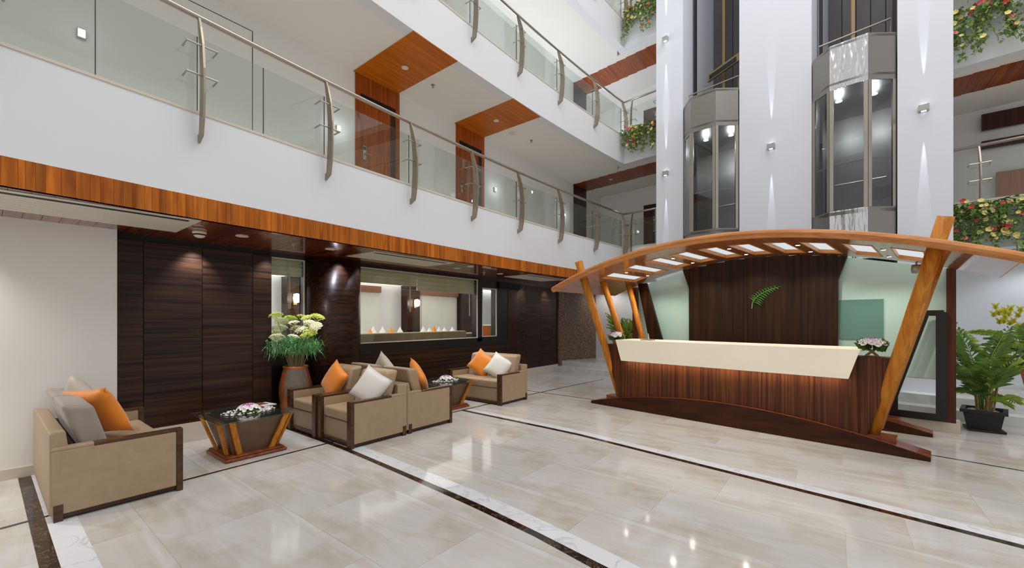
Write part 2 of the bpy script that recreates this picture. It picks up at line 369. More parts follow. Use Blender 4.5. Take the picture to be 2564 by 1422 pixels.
# wall with the windows: parts around openings
ww = MB()
XI = -6.42
ww.box(-6.6, XI, 2.52, 3.0, 0, 1.0).box(-6.6, XI, 2.52, 10.45, 2.405, 2.46).box(-6.6, XI, 3.06, 3.985, 0, 2.41).box(-6.6, XI, 3.95, 7.1, 0, 1.085)
ww.box(-6.6, XI, 6.95, 7.1, 1.0, 2.41).box(-6.6, XI, 7.1, 7.62, 0, 1.1).box(-6.6, XI, 7.62, 8.55, 0, 2.41).box(-6.6, XI, 7.1, 7.62, 2.235, 2.41)
ww = ww.build('wall_windows', 'black'); struct(ww, 'black lacquered wall holding the restaurant windows', 'wall')
MB().box(XI, XI + .03, 3.985, 8.5, 0, .9).build('dado_panel', 'wenge', ww)
MB().box(XI - .02, XI + .012, 8.05, 8.5, .15, 2.25).build('service_door', 'darkdoor', ww, .004)
MB().box(XI, XI + .05, 7.66, 8.5, 2.25, 2.41).build('door_head', 'gap', ww)
col = MB()
cp = [(-6.6, 3.06)] + [(-6.55 + .46 * math.sin(math.radians(a)) ** .6, 3.06 + .45 - .45 * math.cos(math.radians(a))) for a in range(0, 181, 12)] + [(-6.6, 3.96)]
col.prism(cp, 0, 2.46); col = col.build('column', 'wenge', smooth=False); struct(col, 'dark timber rounded column left of the long restaurant window', 'column')
for p in col.data.polygons: p.use_smooth = len(p.vertices) == 4
fw = MB().box(-6.9, -6.46, 8.5, 10.45, 0, 2.46).build('wall_lounge', 'gap'); struct(fw, 'dark timber panelled wall at the far end of the lounge', 'wall')
for a, b in [(8.505, 8.86), (8.866, 9.55), (9.556, 10.12), (10.126, 10.44)]:
    for z0, z1 in [(.2, .78), (.785, 1.42), (1.425, 2.43)]:
        MB().box(-6.47, -6.45, a, b, z0, z1).build('wood_panel', 'wenge', fw, .002)
MB().box(-6.9, -6.435, 8.5, 10.45, 0, .2).build('stone_skirting', 'kerb', fw)
struct(MB().prism([(-7, 10.45), (-6.4, 10.43), (-5.85, 11.92), (-7, 11.92)], 0, 2.46).build('wall_stone', 'stone'), 'carved brown stone wall at the far corner by the marble steps', 'wall')
wb = MB().prism([(-7, 11.9), (8, 10.4), (8, 10.8), (-7, 12.3)], 0, 2.62).build('wall_back', 'white'); struct(wb, 'white ground floor wall behind the reception and palms', 'wall')
# soffit of the lounge with planks and fascia
so = strip_y(MB(), lambda y: -7.0, lambda y: xf(y) - .02, 2.475, 2.60, [y for y in YS]).build('ceiling', 'gap'); struct(so, 'teak plank ceiling over the lounge seating', 'ceiling')
y = -2.0; 
while y < 11.2:
    w = .118
    MB().box(-6.55, xf(y) - .012, y, y + w - .003, 2.46, 2.476).build('plank', 'soffit', so); y += w
fa = MB(); strip_y(fa, lambda y: xf(y) - .06, lambda y: xf(y) - .014, 2.46, 2.672); fa = fa.build('trim_1', 'gap'); struct(fa, 'teak strip fascia along the edge of the lounge ceiling', 'fascia')
y = -2.4
while y < YC - .02:
    w = min(R.choice([.035, .05, .06, .08]), YC - y); e = .003 * R.random()
    a, b = y, y + w - .0015
    MB().hexa([(xf(a) - .02, a, 2.46), (xf(a) + e, a, 2.46), (xf(b) + e, b, 2.46), (xf(b) - .02, b, 2.46), (xf(a) - .02, a, 2.672), (xf(a) + e, a, 2.672), (xf(b) + e, b, 2.672), (xf(b) - .02, b, 2.672)]).build('plank', 'fascia', fa)
    y += w
# ------------------------------------------------------------------ galleries
XG = -6.53
LV = [(2.672, 3.46), (5.77, 6.52), (8.97, 9.72)]
words3 = ['first', 'second', 'third']
def gallery(k):
    z0, z1 = LV[k]
    fr = MB(); strip_y(fr, lambda y: xf(y) - .2, xf, z0, z1)
    c = xf(YC)
    for a, b in [(c - .2, -3.43), (1.45, 8)]:
        fr.hexa([(a, yb(a), z0), (b, yb(b), z0), (b, yb(b) + .2, z0), (a, yb(a) + .2, z0), (a, yb(a), z1), (b, yb(b), z1), (b, yb(b) + .2, z1), (a, yb(a) + .2, z1)])
    fr = fr.build('wall_gallery', 'white'); struct(fr, 'white parapet of the %s floor gallery around the atrium' % words3[k], 'parapet')
    kb = MB(); strip_y(kb, lambda y: xf(y) - .2, lambda y: xf(y) + .008, z1, z1 + .025)
    for a, b in [(c, -3.43), (1.45, 8)]:
        kb.hexa([(a, yb(a) - .008, z1), (b, yb(b) - .008, z1), (b, yb(b) + .2, z1), (a, yb(a) + .2, z1), (a, yb(a) - .008, z1 + .025), (b, yb(b) - .008, z1 + .025), (b, yb(b) + .2, z1 + .025), (a, yb(a) + .2, z1 + .025)])
    kb.build('kerb', 'kerb', fr)
    zb = z0 + (.02 if k == 0 else 0)
    fl = MB().prism([(XG, -3.5)] + [(xf(y) - .2, y) for y in YS] + [(-4.9, yb(-4.9) + .2), (-4.9, 14), (XG, 14)], zb, z1 - .04)
    fl.prism([(-4.899, yb(-4.9) + .2), (-3.43, yb(-3.43) + .2), (-3.43, 12.35), (-4.899, 12.35)], zb, z1 - .04)
    fl.prism([(1.45, yb(1.45) + .2), (8, yb(8) + .2), (8, 12.35), (1.45, 12.35)], zb, z1 - .04)
    fl.prism([(-4.899, 12.351), (8, 12.351), (8, 13), (-4.899, 14)], zb, z1 - .04)
    struct(fl.build('ceiling', 'ceil'), 'slab of the %s floor gallery, painted white underneath' % words3[k], 'ceiling')
    return fr
for k in range(3): gallery(k)
gw = MB().box(XG - .2, XG, -3.5, 14, 3.40, 12).build('wall_gallery', 'warmwhite'); struct(gw, 'off-white corridor wall behind the left galleries', 'wall')
MB().box(XG, XG + .003, 2.372, 2.381, 3.43, 5.59).box(XG, XG + .003, -3, 2.371, 5.583, 5.591).build('panel_joint', 'gap', gw)
gb = MB().prism([(XG, 13.4), (8, 12.0), (8, 12.2), (XG, 13.6)], 3.40, 12).build('wall_gallery', 'warmwhite'); struct(gb, 'off-white corridor wall behind the back galleries', 'wall')
for k in range(3):
    z0, z1 = LV[k]
    op = MB().box(8.6, 8.8, -5.2, 9.5, z0, z1).box(-4.6, 8.6, -5.4, -5.2, z0, z1).box(8.8, 10.5, -5.4, 9.5, z0, z1 - .1).box(-4.6, 8.6, -7.0, -5.4, z0, z1 - .1)
    struct(op.build('wall_gallery', 'white'), 'white %s floor gallery on the near sides of the atrium, out of view' % words3[k], 'parapet')
# teak portals: wall surround, door and ceiling boards
def portal(k, y0, y1, n, lab):
    zf = LV[k][1] - .04; zc = LV[k + 1][0]
    d = MB().box(XG, XG + .02, y0, y0 + .09, zf, zf + 2.02).box(XG, XG + .02, y1 - .09, y1, zf, zf + 2.02).box(XG, XG + .02, y0, y1, zf + 2.02, zc).build('door_%d' % n, 'doorwood')
    struct(d, lab, 'door')
    MB().box(XG, XG + .004, y0 + .09, y1 - .09, zf + 1.93, zf + 2.02).build('door_shadow_gap', 'gap', d)
    MB().box(XG, XG + .008, y0 + .09, y1 - .2, zf, zf + 1.94).build('door_leaf', 'doorwood', d)
    MB().box(XG, XG + .006, y1 - .2, y1 - .09, zf, zf + 1.94).build('side_panel', 'darkdoor', d)
    h = MB().box(XG + .008, XG + .02, y0 + .14, y0 + .2, zf + .88, zf + 1.12).build('lock_plate', 'steel', d)
    MB().box(XG + .02, XG + .03, y0 + .15, y0 + .19, zf + 1.05, zf + 1.1).build('card_reader', 'switch', h)
    MB().tube([(XG + .02, y0 + .17, zf + .98), (XG + .06, y0 + .17, zf + .98), (XG + .06, y0 + .28, zf + .98)], .008, 6).build('handle', 'steel', h)
    for i in range(8):
        xa = lerp(XG, xf(y0) - .003, i / 8); xb = lerp(XG, xf(y0) - .003, (i + 1) / 8)
        MB().box(xa + .001, xb - .001, y0 - .03, y1 - .03, zc - .012, zc - .001).build('plank', 'board', d)
portal(0, 3.97, 4.88, 1, 'teak door and ceiling boards on the first floor, nearest the camera')
portal(0, 6.37, 7.28, 2, 'teak door and ceiling boards on the first floor, nearer the corner')
def backband(k, n, lab):
    zf = LV[k][1] - .04; zc = LV[k + 1][0]
    d = MB()
    d.box(XG, XG + .02, 11.5, 12.32, zf, zc)
    d = d.build('door_%d' % n, 'darkdoor'); struct(d, lab, 'door')
    x = XG
    while x < 7.8:
        a, b = x, x + .3
        if not -3.75 < a < 1.3:
            y0 = 11.52 - .11 * (a - XG) ; y1 = y0 + .85
            MB().box(a, b - .004, y0, y1, zc - .012, zc - .001).build('plank', 'board_x', d)
        x += .3
    # far doorway
    yy = 13.4 - .096 * (2.3 - XG) - .13
    MB().box(2.3, 3.9, yy - .03, yy + .02, zf + 1.87, zf + 2.2).build('door_head', 'darkdoor', d)
    MB().box(2.3, 3.9, yy - .03, yy + .02, zf + 1.5, zf + 1.66).build('door_lintel', 'darkdoor', d)
    MB().box(2.5, 3.9, yy - .02, yy + .02, zf + .02, zf + 1.0).build('door_leaf', 'doorwood', d)
    for xa, xb in [(-4.9, -4.55)]:
        yy = 13.4 - .096 * (xa - XG) - .05
        MB().box(xa, xb, yy - .03, yy, zf, zf + 1.75).build('dark_door', 'darkdoor', d)
        MB().box(xb, xb + (1.4 if xa < 0 else .2), yy - .03, yy, zf + 1.6, zf + 1.75).build('door_head', 'darkdoor', d)
backband(0, 3, 'dark teak door and ceiling band in the first floor back corridor')
backband(1, 4, 'dark teak door and ceiling band in the second floor back corridor')
# ------------------------------------------------------------------ gallery railings
def rail_post(parent, px, py, zk, nrm, along):
    # px,py on the parapet face; nrm points into the atrium; along = rail direction
    n = Vector((nrm[0], nrm[1], 0)); a = Vector((along[0], along[1], 0)); o = Vector((px, py, 0))
    prof_o = [(.02, -.30), (.115, -.255), (.15, -.10), (.168, .12), (.165, .36), (.13, .60), (.07, .78), (.015, .90)]
    prof_i = [(.0, -.30), (.0, -.225), (.03, -.215), (.045, -.06), (.062, .15), (.062, .40), (.04, .62), (-.02, .90)]
    poly = prof_i[::-1] + prof_o
    mb = MB()
    nn = 8
    for k in range(nn - 1):
        a_, b_, c_, d_ = prof_i[k], prof_o[k], prof_o[k + 1], prof_i[k + 1]
        mb.hexa([tuple(o + n * p + a * w + Vector((0, 0, zk + z))) for w in (-.009, .009) for p, z in (a_, b_, c_, d_)])
    p = mb.build('post', 'postmetal', parent)
    for z in (.30, .58):
        c = MB(); q = o + n * .11 + Vector((0, 0, zk + z))
        c.tube([q - a * .12 - n * .13, q - a * .12, q + a * .12, q + a * .12 - n * .13], .009, 6)
        c.build('glass_clamp', 'steel', p)
PY = [-1.35, -.02, 1.285, 2.575, 3.875, 5.175, 6.46, 7.86, 9.36, 10.78]
def railing(k):
    zk = LV[k][1] + .025; zr = zk + .90
    t = thing('balcony_railing', 'curved steel posts, handrail and glass of the %s floor gallery' % words3[k], 'railing', (xf(5), 5, zk), 0, 'gallery railings')
    ys = [-3.2 + i * .55 for i in range(25)] + [YC - .02]
    ys = [q for q in ys if q < YC]
    pts = [(xf(y), y, zr) for y in ys] + [(xf(YC) + .03, YC - .03, zr)] + [(x, yb(x), zr) for x in (-4, -3.45)]
    MB().tube(pts, .026, 10).build('handrail', 'steel', t, smooth=True)
    MB().tube([(x, yb(x), zr) for x in (1.46, 3, 5, 8)], .026, 10).build('handrail', 'steel', t, smooth=True)
    for y in PY: rail_post(t, xf(y), y, zk, (1, 0), (0, 1))
    for x in (-4.35, -3.6, 1.86, 3.2, 4.6): rail_post(t, x, yb(x), zk, (0, -1), (1, -.107))
    ed = []
    for a, b in zip(PY, PY[1:]):
        ed += [(a + .012, (a + b) / 2 - .06), ((a + b) / 2 - .05, b - .012)] if b < 3 else [(a + .012, b - .012)]
    for a, b in ed:
        MB().hexa([(xf(a) - .03, a, zk), (xf(a) - .018, a, zk), (xf(b) - .018, b, zk), (xf(b) - .03, b, zk), (xf(a) - .03, a, zk + .72), (xf(a) - .018, a, zk + .72), (xf(b) - .018, b, zk + .72), (xf(b) - .03, b, zk + .72)]).build('glass_pane', 'glass', t)
        MB().box(xf(b) - .031, xf(b) - .017, b + .001, b + .008, zk, zk + .72).build('pane_edge', 'glassedge', t)
    xs = [-4.6, -4.36, -3.62, -3.45]
    for a, b in list(zip(xs, xs[1:])) + [(1.47, 1.84), (1.88, 3.18), (3.22, 4.58)]:
        MB().hexa([(a, yb(a) + .02, zk), (b, yb(b) + .02, zk), (b, yb(b) + .032, zk), (a, yb(a) + .032, zk), (a, yb(a) + .02, zk + .72), (b, yb(b) + .02, zk + .72), (b, yb(b) + .032, zk + .72), (a, yb(a) + .032, zk + .72)]).build('glass_pane', 'glass', t)
for k in range(3): railing(k)
# small lights on the gallery walls
def wall_spot(y, z, lab, cool=True):
    t = thing('wall_light', lab, 'wall light', (XG, y, z), 0, 'small corridor wall lights')
    MB().box(XG, XG + .05, y - .035, y + .035, z - .05, z + .05).build('housing', 'lampmetal', t, .004)
    MB().box(XG + .05, XG + .054, y - .028, y + .028, z - .042, z + .042).build('diffuser', 'lampcool', t)
    light('wall_light_lamp', 'POINT', (XG + .2, y, z), .2 if y < 1 else 1.4, (.9, .95, 1), size=.05)
wall_spot(.68, 4.62, 'small square corridor light on the first floor, left of the nearer teak door')
wall_spot(3.65, 4.66, 'small square corridor light beside the nearest teak door')
wall_spot(7.66, 4.64, 'small square corridor light right of the second teak door')
wall_spot(10.9, 4.66, 'small square corridor light near the far first floor corner')
def foot_light(y, lab):
    z = LV[1][1] + .22
    t = thing('floor_light', lab, 'floor light', (XG + .35, y, LV[1][1] - .04), 0, 'second floor uplights')
    MB().lathe([(.05, -.26), (.05, -.05), (.06, 0), (.045, 0)], 12, (XG + .35, y, z)).build('housing', 'lampmetal', t)
    MB().lathe([(.0, .0), (.044, .003), (0, .006)], 12, (XG + .35, y, z)).build('lens', 'lampcool', t)
    light('floor_light_lamp', 'POINT', (XG + .3, y, z + .12), 34, (.78, .86, 1), size=.05)
foot_light(7.4, 'bright uplight behind the second floor glass, leftmost')
foot_light(9.6, 'bright uplight behind the second floor glass, between two curved posts')
foot_light(12.0, 'bright uplight behind the second floor glass at the corner')
# ------------------------------------------------------------------ lift columns, shaft, lift cars
cs = [(-.26, .39), (1.585, 2.845), (4.045, 4.70)]
cn = ['left', 'middle', 'right']
for i, (a, b) in enumerate(cs):
    mb = MB(E_).box(a, b, 0, 2.2 if i != 1 else 2.2, .2, 13)
    struct(mb.build('column', 'colwhite'), 'tall white lift column with wall lamps, %s of three' % cn[i], 'column')
for i, (a, b) in enumerate([(.39, 1.585), (2.845, 4.045)]):
    sh = MB(E_).box(a, b, 2.0, 2.15, .2, 13).build('wall_shaft', 'shaftdark'); struct(sh, 'dark steel back of the %s lift shaft' % ['left', 'right'][i], 'wall')
    n = 5
    for j in range(n):
        MB(E_).box(lerp(a, b, j / n) + .008, lerp(a, b, (j + 1) / n) - .008, 1.97, 2.0, 3, 13).build('shaft_panel', 'shaft', sh)
    for s in ((a + .06), (b - .06)):
        MB(E_).box(s - .025, s + .025, .55, .62, 3, 13).build('guide_rail', 'shaftdark', sh)
    MB(E_).box(lerp(a, b, .42) - .03, lerp(a, b, .42) + .03, 1.2, 1.26, 6.2, 13).build('guide_rail', 'brass', sh)
    if i == 0:
        MB(E_).hexa([(a + .2, 1.0, 7.35), (b + .02, 1.0, 7.68), (b + .02, 1.06, 7.68), (a + .2, 1.06, 7.35), (a + .2, 1.0, 7.52), (b + .02, 1.0, 7.87), (b + .02, 1.06, 7.87), (a + .2, 1.06, 7.52)]).build('counterweight_beam', 'brass', sh)
        MB(E_).hexa([(a + .24, .99, 7.39), (b - .35, .99, 7.58), (b - .35, 1.0, 7.58), (a + .24, 1.0, 7.39), (a + .24, .99, 7.49), (b - .35, .99, 7.69), (b - .35, 1.0, 7.69), (a + .24, 1.0, 7.49)]).build('beam_slot', 'shaftdark', sh)
def cab(i, a, b, lab):
    w = b - a; q = .30
    P4 = [(a + .012, .0), (a + .305 * w / 1.18, -q), (a + .83 * w / 1.18, -q), (b - .012, .02)]
    if i == 0: P4 = [(a + .01, .02), (a + .31, -.34), (a + .83, -.34), (b - .01, -.02)]
    loc = E_((a + b) / 2, .8, 2.5)
    t = thing('lift_car', lab, 'lift', loc)
    zb, z0, z1, zt = 2.55, 3.44, 5.62, 6.42
    def facet(j, za, zb_, inset0, inset1, q0, q1, name, m, par=t):
        (s0, t0), (s1, t1) = P4[j], P4[j + 1]; L = math.hypot(s1 - s0, t1 - t0); dx, dy = (s1 - s0) / L, (t1 - t0) / L; nx, ny = dy, -dx
        A = (s0 + dx * inset0, t0 + dy * inset0); B = (s1 - dx * inset1, t1 - dy * inset1)
        p = [(A[0] + nx * q0, A[1] + ny * q0), (B[0] + nx * q0, B[1] + ny * q0), (B[0] + nx * q1, B[1] + ny * q1), (A[0] + nx * q1, A[1] + ny * q1)]
        return MB(E_).prism(p, za, zb_).build(name, m, par, .002)
    for j in range(3):
        hi = 'mirrorsteel' if (j == 1 and i == 1) else 'satin'
        facet(j, z1, zt, .002, .002, -.02, .0, 'header_panel', hi)
        facet(j, zb, z0, .002, .002, -.02, .0, 'apron_panel', hi)
        f = facet(j, z0, z1, .003, (lambda L: L - .06)(math.hypot(P4[j + 1][0] - P4[j][0], P4[j + 1][1] - P4[j][1])), -.03, .004, 'mullion', 'steel')
        facet(j, z0, z1, (lambda L: L - .06)(math.hypot(P4[j + 1][0] - P4[j][0], P4[j + 1][1] - P4[j][1])), .003, -.03, .004, 'mullion', 'steel')
        facet(j, z0, z1, .06, .06, -.018, -.010, 'glass_pane', 'cabglass')
        facet(j, 4.26, 4.29, .06, .06, -.03, -.02, 'transom', 'steel')
    bk = MB(E_).box(a + .03, b - .03, 1.45, 1.5, zb, zt).box(a + .02, a + .05, .05, 1.5, zb, zt).box(b - .05, b - .02, .05, 1.5, zb, zt)
    bk.prism(P4 + [(b - .03, 1.5), (a + .03, 1.5)], 5.70, 5.74).prism(P4 + [(b - .03, 1.5), (a + .03, 1.5)], 3.36, 3.42).prism(P4 + [(b - .03, 1.5), (a + .03, 1.5)], 6.36, 6.40)
    bk.build('interior', 'satin', t)
    MB(E_).tube([(a + .2, 1.3, 4.3), (b - .2, 1.3, 4.3)], .02, 8).build('handrail', 'steel', t)
    for s in (.3, .72):
        c = E_(lerp(a, b, s), .35 + .3 * s, 5.69)
        MB().lathe([(.0, -.006), (.055, -.004), (.055, 0.004)], 12, c).build('ceiling_lamp', 'lampcool', t)
        light('lift_lamp', 'POINT', (c[0], c[1], c[2] - .15), 9, (.9, .95, 1), size=.05)
    rl = MB(E_); 
    rl.tube([(a + .1, .1, zt - .02), (a + .1, .1, zt + .28), (b - .1, .3, zt + .42), (b - .1, .3, zt - .02)], .016, 6)
    rl.build('roof_rail', 'steel', t)
    MB(E_).box(lerp(a, b, .4), lerp(a, b, .55), .9, 1.1, zt + .02, zt + .16).build('roof_gear', 'shaftdark', t)
cab(0, .39, 1.585, 'faceted glass lift car in the left shaft, brushed steel header')
cab(1, 2.845, 4.045, 'faceted glass lift car in the right shaft, polished steel header')
def up_down(s, z, lab):
    p = E_(s, 0, z); t = thing('wall_lamp', lab, 'wall lamp', p, 0, 'lamps on the white lift columns')
    MB(E_).box(s - .065, s + .065, -.09, 0, z - .055, z + .05).build('housing', 'lampmetal', t, .006)
    MB(E_).box(s - .03, s + .03, -.075, -.03, z - .06, z - .055).build('lens', 'lampcool', t)
    MB(E_).box(s - .03, s + .03, -.075, -.03, z + .05, z + .055).build('lens', 'lampcool', t)
    ang = math.atan2(EU.y, EU.x)
    for sg in (1, -1):
        light('wall_lamp_beam', 'SPOT', E_(s, -.03, z + sg * .08), 260, (.86, .91, 1), (math.radians(180 if sg > 0 else 0), 0, ang), .004, spot=7, blend=.35)
up_down(-.012, 8.19, 'small steel lamp on the left white column, the upper one')
up_down(-.012, 4.99, 'small steel lamp on the left white column, the lower one')
up_down(2.18, 4.99, 'box lamp on the wide white column between the lifts')
up_down(4.365, 4.98, 'box lamp on the white column right of the lifts')
# ------------------------------------------------------------------ trailing flower boxes on the back parapets
def leaf_mesh(n=3, l=1., w=.5, fold=.12):
    return [(0, 0, 0), (w * .5, l * .45, fold), (0, l, 0), (-w * .5, l * .45, fold)], [(0, 1, 2), (0, 2, 3)]
def rosette(name, m, r, n=5, h=.3):
    mb = MB()
    for k in range(n):
        t = 2 * math.pi * k / n; a = .62
        mb.add([(0, 0, 0), (r * math.cos(t - a), r * math.sin(t - a), h * r), (1.15 * r * math.cos(t), 1.15 * r * math.sin(t), h * r * 1.5), (r * math.cos(t + a), r * math.sin(t + a), h * r)], [(0, 1, 2), (0, 2, 3)])
    return mb.mesh(name, m, recalc=False)
ROS = {c: rosette(c + '_blossom', c, 1., 5) for c in ('red', 'pink', 'yellow', 'petw', 'petp')}
def face_rot(n):
    return Vector((0, 0, 1)).rotation_difference(Vector(n)).to_euler()
def trailing(x0, x1, zt, zb, lab, seed, nl=900, nb=40, sag=None):
    r = random.Random(seed); xm = (x0 + x1) / 2
    t = thing('trailing_flowers', lab, 'plant', (xm, yb(xm) - .15, zb), 0, 'flower boxes on the back parapets')
    MB().hexa([(x0, yb(x0) - .16, zt - .18), (x1, yb(x1) - .16, zt - .18), (x1, yb(x1), zt - .18), (x0, yb(x0), zt - .18), (x0, yb(x0) - .16, zt - .02), (x1, yb(x1) - .16, zt - .02), (x1, yb(x1), zt - .02), (x0, yb(x0), zt - .02)]).build('planter_box', 'white', t)
    lf = MB(); vines = []
    for i in range(int((x1 - x0) / .05)):
        x = r.uniform(x0 - .12, x1 + .05); L = (zt - zb) * r.uniform(.4, 1.0) * (1 if sag is None else sag(x))
        y = yb(x) - .18; pts = [(x, y + .06, zt + .02)]; z = zt + .03; dx = r.uniform(-.35, .35)
        while z > zt - L:
            z -= .07; x += dx * .07 + r.uniform(-.02, .02); pts.append((x, y - .04 * r.random() - .05, z))
        vines.append(pts)
    vm = MB()
    for p in vines: vm.tube(p, .004, 4, False)
    o = vm.build('vine', 'stem', t); o['kind'] = 'stuff'
    for i in range(nl):
        p = Vector(r.choice(r.choice(vines))); 
        if r.random() < .33: p = Vector((r.uniform(x0 - .05, x1), 0, zt + r.uniform(-.18, .07))); p.y = yb(p.x) - r.uniform(.02, .24)
        else: p += Vector((r.uniform(-.06, .06), r.uniform(-.07, .02), r.uniform(-.05, .05)))
        l = r.uniform(.04, .085); vs, fs = leaf_mesh(l=l, w=l * .9, fold=l * .15)
        e = Matrix.Rotation(r.uniform(0, 6.28), 3, 'Z') @ Matrix.Rotation(r.uniform(-1.9, .6), 3, 'X')
        lf.add([tuple(p + e @ Vector(v)) for v in vs], fs)
    o = lf.build('foliage', 'vine', t, recalc=False); o['kind'] = 'stuff'
    for i in range(nb):
        p = Vector(r.choice(r.choice(vines)))
        if r.random() < .35: p = Vector((r.uniform(x0, x1), 0, zt + r.uniform(-.1, .08))); p.y = yb(p.x) - r.uniform(.1, .26)
        p += Vector((r.uniform(-.05, .05), -.06, r.uniform(-.04, .04)))
        c = r.choice(['red', 'red', 'pink', 'yellow', 'yellow', 'yellow', 'yellow'])
        inst('blossom', ROS[c], t, p, face_rot((r.uniform(-.6, .6), -1, r.uniform(-.3, .6))), r.uniform(.025, .042))
trailing(-4.45, -3.2, 6.55, 5.88, 'trailing flowers over the second floor parapet, left of the lifts', 3, 2000, 60)
trailing(-4.5, -3.2, 9.75, 9.05, 'trailing flowers at the top edge of the picture, left of the lifts', 4, 1600, 60)
trailing(1.35, 3.4, 6.60, 5.75, 'trailing red flowers on the second floor parapet, upper right corner', 5, 2600, 80)
trailing(1.5, 3.6, 3.36, 2.45, 'trailing red flowers on the first floor parapet, above the potted palm', 6, 4200, 110)
# ------------------------------------------------------------------ lounge ceiling fittings
ZS = 2.46
def downlight(x, y, z, lab, r=.055, grp='lounge ceiling downlights', pw=34, sp=120):
    t = thing('downlight', lab, 'downlight', (x, y, z - .012), 0, grp)
    MB().lathe([(r * .8, -.004), (r * 1.15, -.008), (r * 1.2, 0), (r * .8, 0)], 20, (x, y, z)).build('trim_ring', 'plastic', t, smooth=True)
    MB().lathe([(0, -.003), (r * .8, -.004), (r * .8, -.001)], 20, (x, y, z)).build('lens', 'lampwarm', t)
    if pw: light('downlight_lamp', 'SPOT', (x, y, z - .02), pw, (1, .96, .91), (0, 0, 0), .04, spot=sp, blend=.8)
downlight(-5.38, 1.85, ZS, 'round downlight right of the smoke detector over the lounge')
downlight(-5.43, 2.93, ZS, 'round downlight between the sprinkler and the middle air vent')
downlight(-5.21, 5.45, ZS, 'round downlight right of the middle air vent, near the fascia')
downlight(-5.6, 5.5, ZS, 'round downlight right of the middle air vent, near the window')
downlight(-5.57, 6.72, ZS, 'round downlight just left of the far air vent')
def vent(y0, y1, x0, x1, lab):
    t = thing('air_vent', lab, 'air vent', ((x0 + x1) / 2, (y0 + y1) / 2, ZS - .03), 0, 'ceiling air vents over the lounge')
    f = MB(); b = .07
    f.box(x0, x1, y0, y0 + b, ZS - .007, ZS).box(x0, x1, y1 - b, y1, ZS - .007, ZS).box(x0, x0 + b, y0 + b, y1 - b, ZS - .007, ZS).box(x1 - b, x1, y0 + b, y1 - b, ZS - .007, ZS)
    f.build('frame', 'vent', t, .004)
    MB().box(x0 + b, x1 - b, y0 + b, y1 - b, ZS - .002, ZS - .001).build('backing', 'gap', t)
    MB().box(x0 + b + .002, x1 - b - .09, y0 + b, y1 - b, ZS - .006, ZS - .002).build('filter_panel', 'vent', t)
    for i in range(7):
        x = x0 + b + .03 + i * (x1 - x0 - 2 * b - .12) / 7
        MB().box(x, x + .006, y0 + b + .02, y1 - b - .02, ZS - .008, ZS - .006).build('louvre', 'vent', t)
vent(-1.4, 1.32, -5.70, -4.84, 'long cream air vent above the left sofa')
vent(3.40, 4.95, -5.83, -5.10, 'cream air vent above the long restaurant window, middle of three')
vent(7.2, 8.68, -5.85, -5.13, 'cream air vent at the far end of the lounge ceiling')
t = thing('smoke_detector', 'domed white smoke detector on the teak ceiling beside the left vent', 'smoke detector', (-5.47, 1.47, ZS - .07))
MB().lathe([(.065, 0), (.066, -.02), (.055, -.03), (.05, -.055), (.03, -.068), (0, -.07)], 20, (-5.47, 1.47, ZS)).build('body', 'plastic', t, smooth=True)
MB().lathe([(.056, -.03), (.058, -.04), (.052, -.045)], 20, (-5.47, 1.47, ZS)).build('sensor_slot', 'switch', t)
def sprinkler(x, y, z, lab):
    t = thing('sprinkler', lab, 'sprinkler', (x, y, z - .05), 0, 'ceiling sprinklers')
    MB().lathe([(.035, 0), (.035, -.006), (.01, -.01), (.009, -.035)], 14, (x, y, z)).build('body', 'steel', t)
    MB().lathe([(.0, -.045), (.024, -.045), (.024, -.049), (0, -.049)], 14, (x, y, z)).build('deflector', 'steel', t)
    MB().tube([(x - .012, y, z - .012), (x - .016, y, z - .03), (x, y, z - .045), (x + .016, y, z - .03), (x + .012, y, z - .012)], .003, 5).build('yoke', 'steel', t)
sprinkler(-5.47, 2.47, ZS, 'sprinkler on the lounge ceiling between two downlights')
sprinkler(-5.69, 6.35, ZS, 'sprinkler on the lounge ceiling left of the far vent')
ZG = LV[1][0]
downlight(-5.75, 4.42, ZG - .012, 'round lamp in the nearest teak ceiling boards of the first floor', .05, 'gallery downlights', 0)
downlight(-5.74, 6.8, ZG - .012, 'round lamp in the second teak ceiling boards of the first floor', .05, 'gallery downlights', 0)
downlight(-5.4, 11.8, ZG - .012, 'round lamp in the back teak ceiling band of the first floor', .05, 'gallery downlights', 0)
sprinkler(-5.79, 5.07, ZG, 'sprinkler on the white gallery ceiling right of the nearest teak boards')
sprinkler(-5.73, 8.08, ZG, 'sprinkler on the white gallery ceiling right of the second teak boards')
t = thing('smoke_detector', 'flat round smoke detector on the white gallery ceiling', 'smoke detector', (-5.84, 7.48, ZG - .05))
MB().lathe([(.06, 0), (.06, -.02), (.045, -.04), (0, -.045)], 18, (-5.84, 7.48, ZG)).build('body', 'plastic', t, smooth=True)
downlight(-5.3, -1.75, ZS, 'added fill downlight at the left end of the lounge ceiling, outside the picture', pw=150)  # added out of view to bring more light into the lounge
downlight(-5.95, -.55, ZS, 'added fill downlight near the off-white wall, outside the picture', pw=100)  # second unseen fill, brightens the off-white wall
for x, y in [(2.6, 10.35), (4.4, 10.2), (-4.2, 11.4), (-5.4, 11.2)]:
    light('back_gallery_fill', 'SPOT', (x, y, 2.6), 20 if x > 0 else 26, (.82, .88, 1) if x > 0 else (1, .95, .9), (0, 0, 0), .06, spot=140, blend=.6)  # added fill spots without fixtures, brighten the back wall
# scallop lamps washing the dark wall panels
for x, y, p in [(-6.12, 1.62, 60), (-6.12, 2.47, 36), (-6.0, 3.42, 14), (-6.05, 3.86, 8), (-6.26, 8.62, 22), (-6.26, 9.75, 26)]:
    light('wall_washer', 'SPOT', (x, y, 2.42), p, (.74, .80, 1), (0, math.radians(14), 0), .03, spot=85, blend=.9)
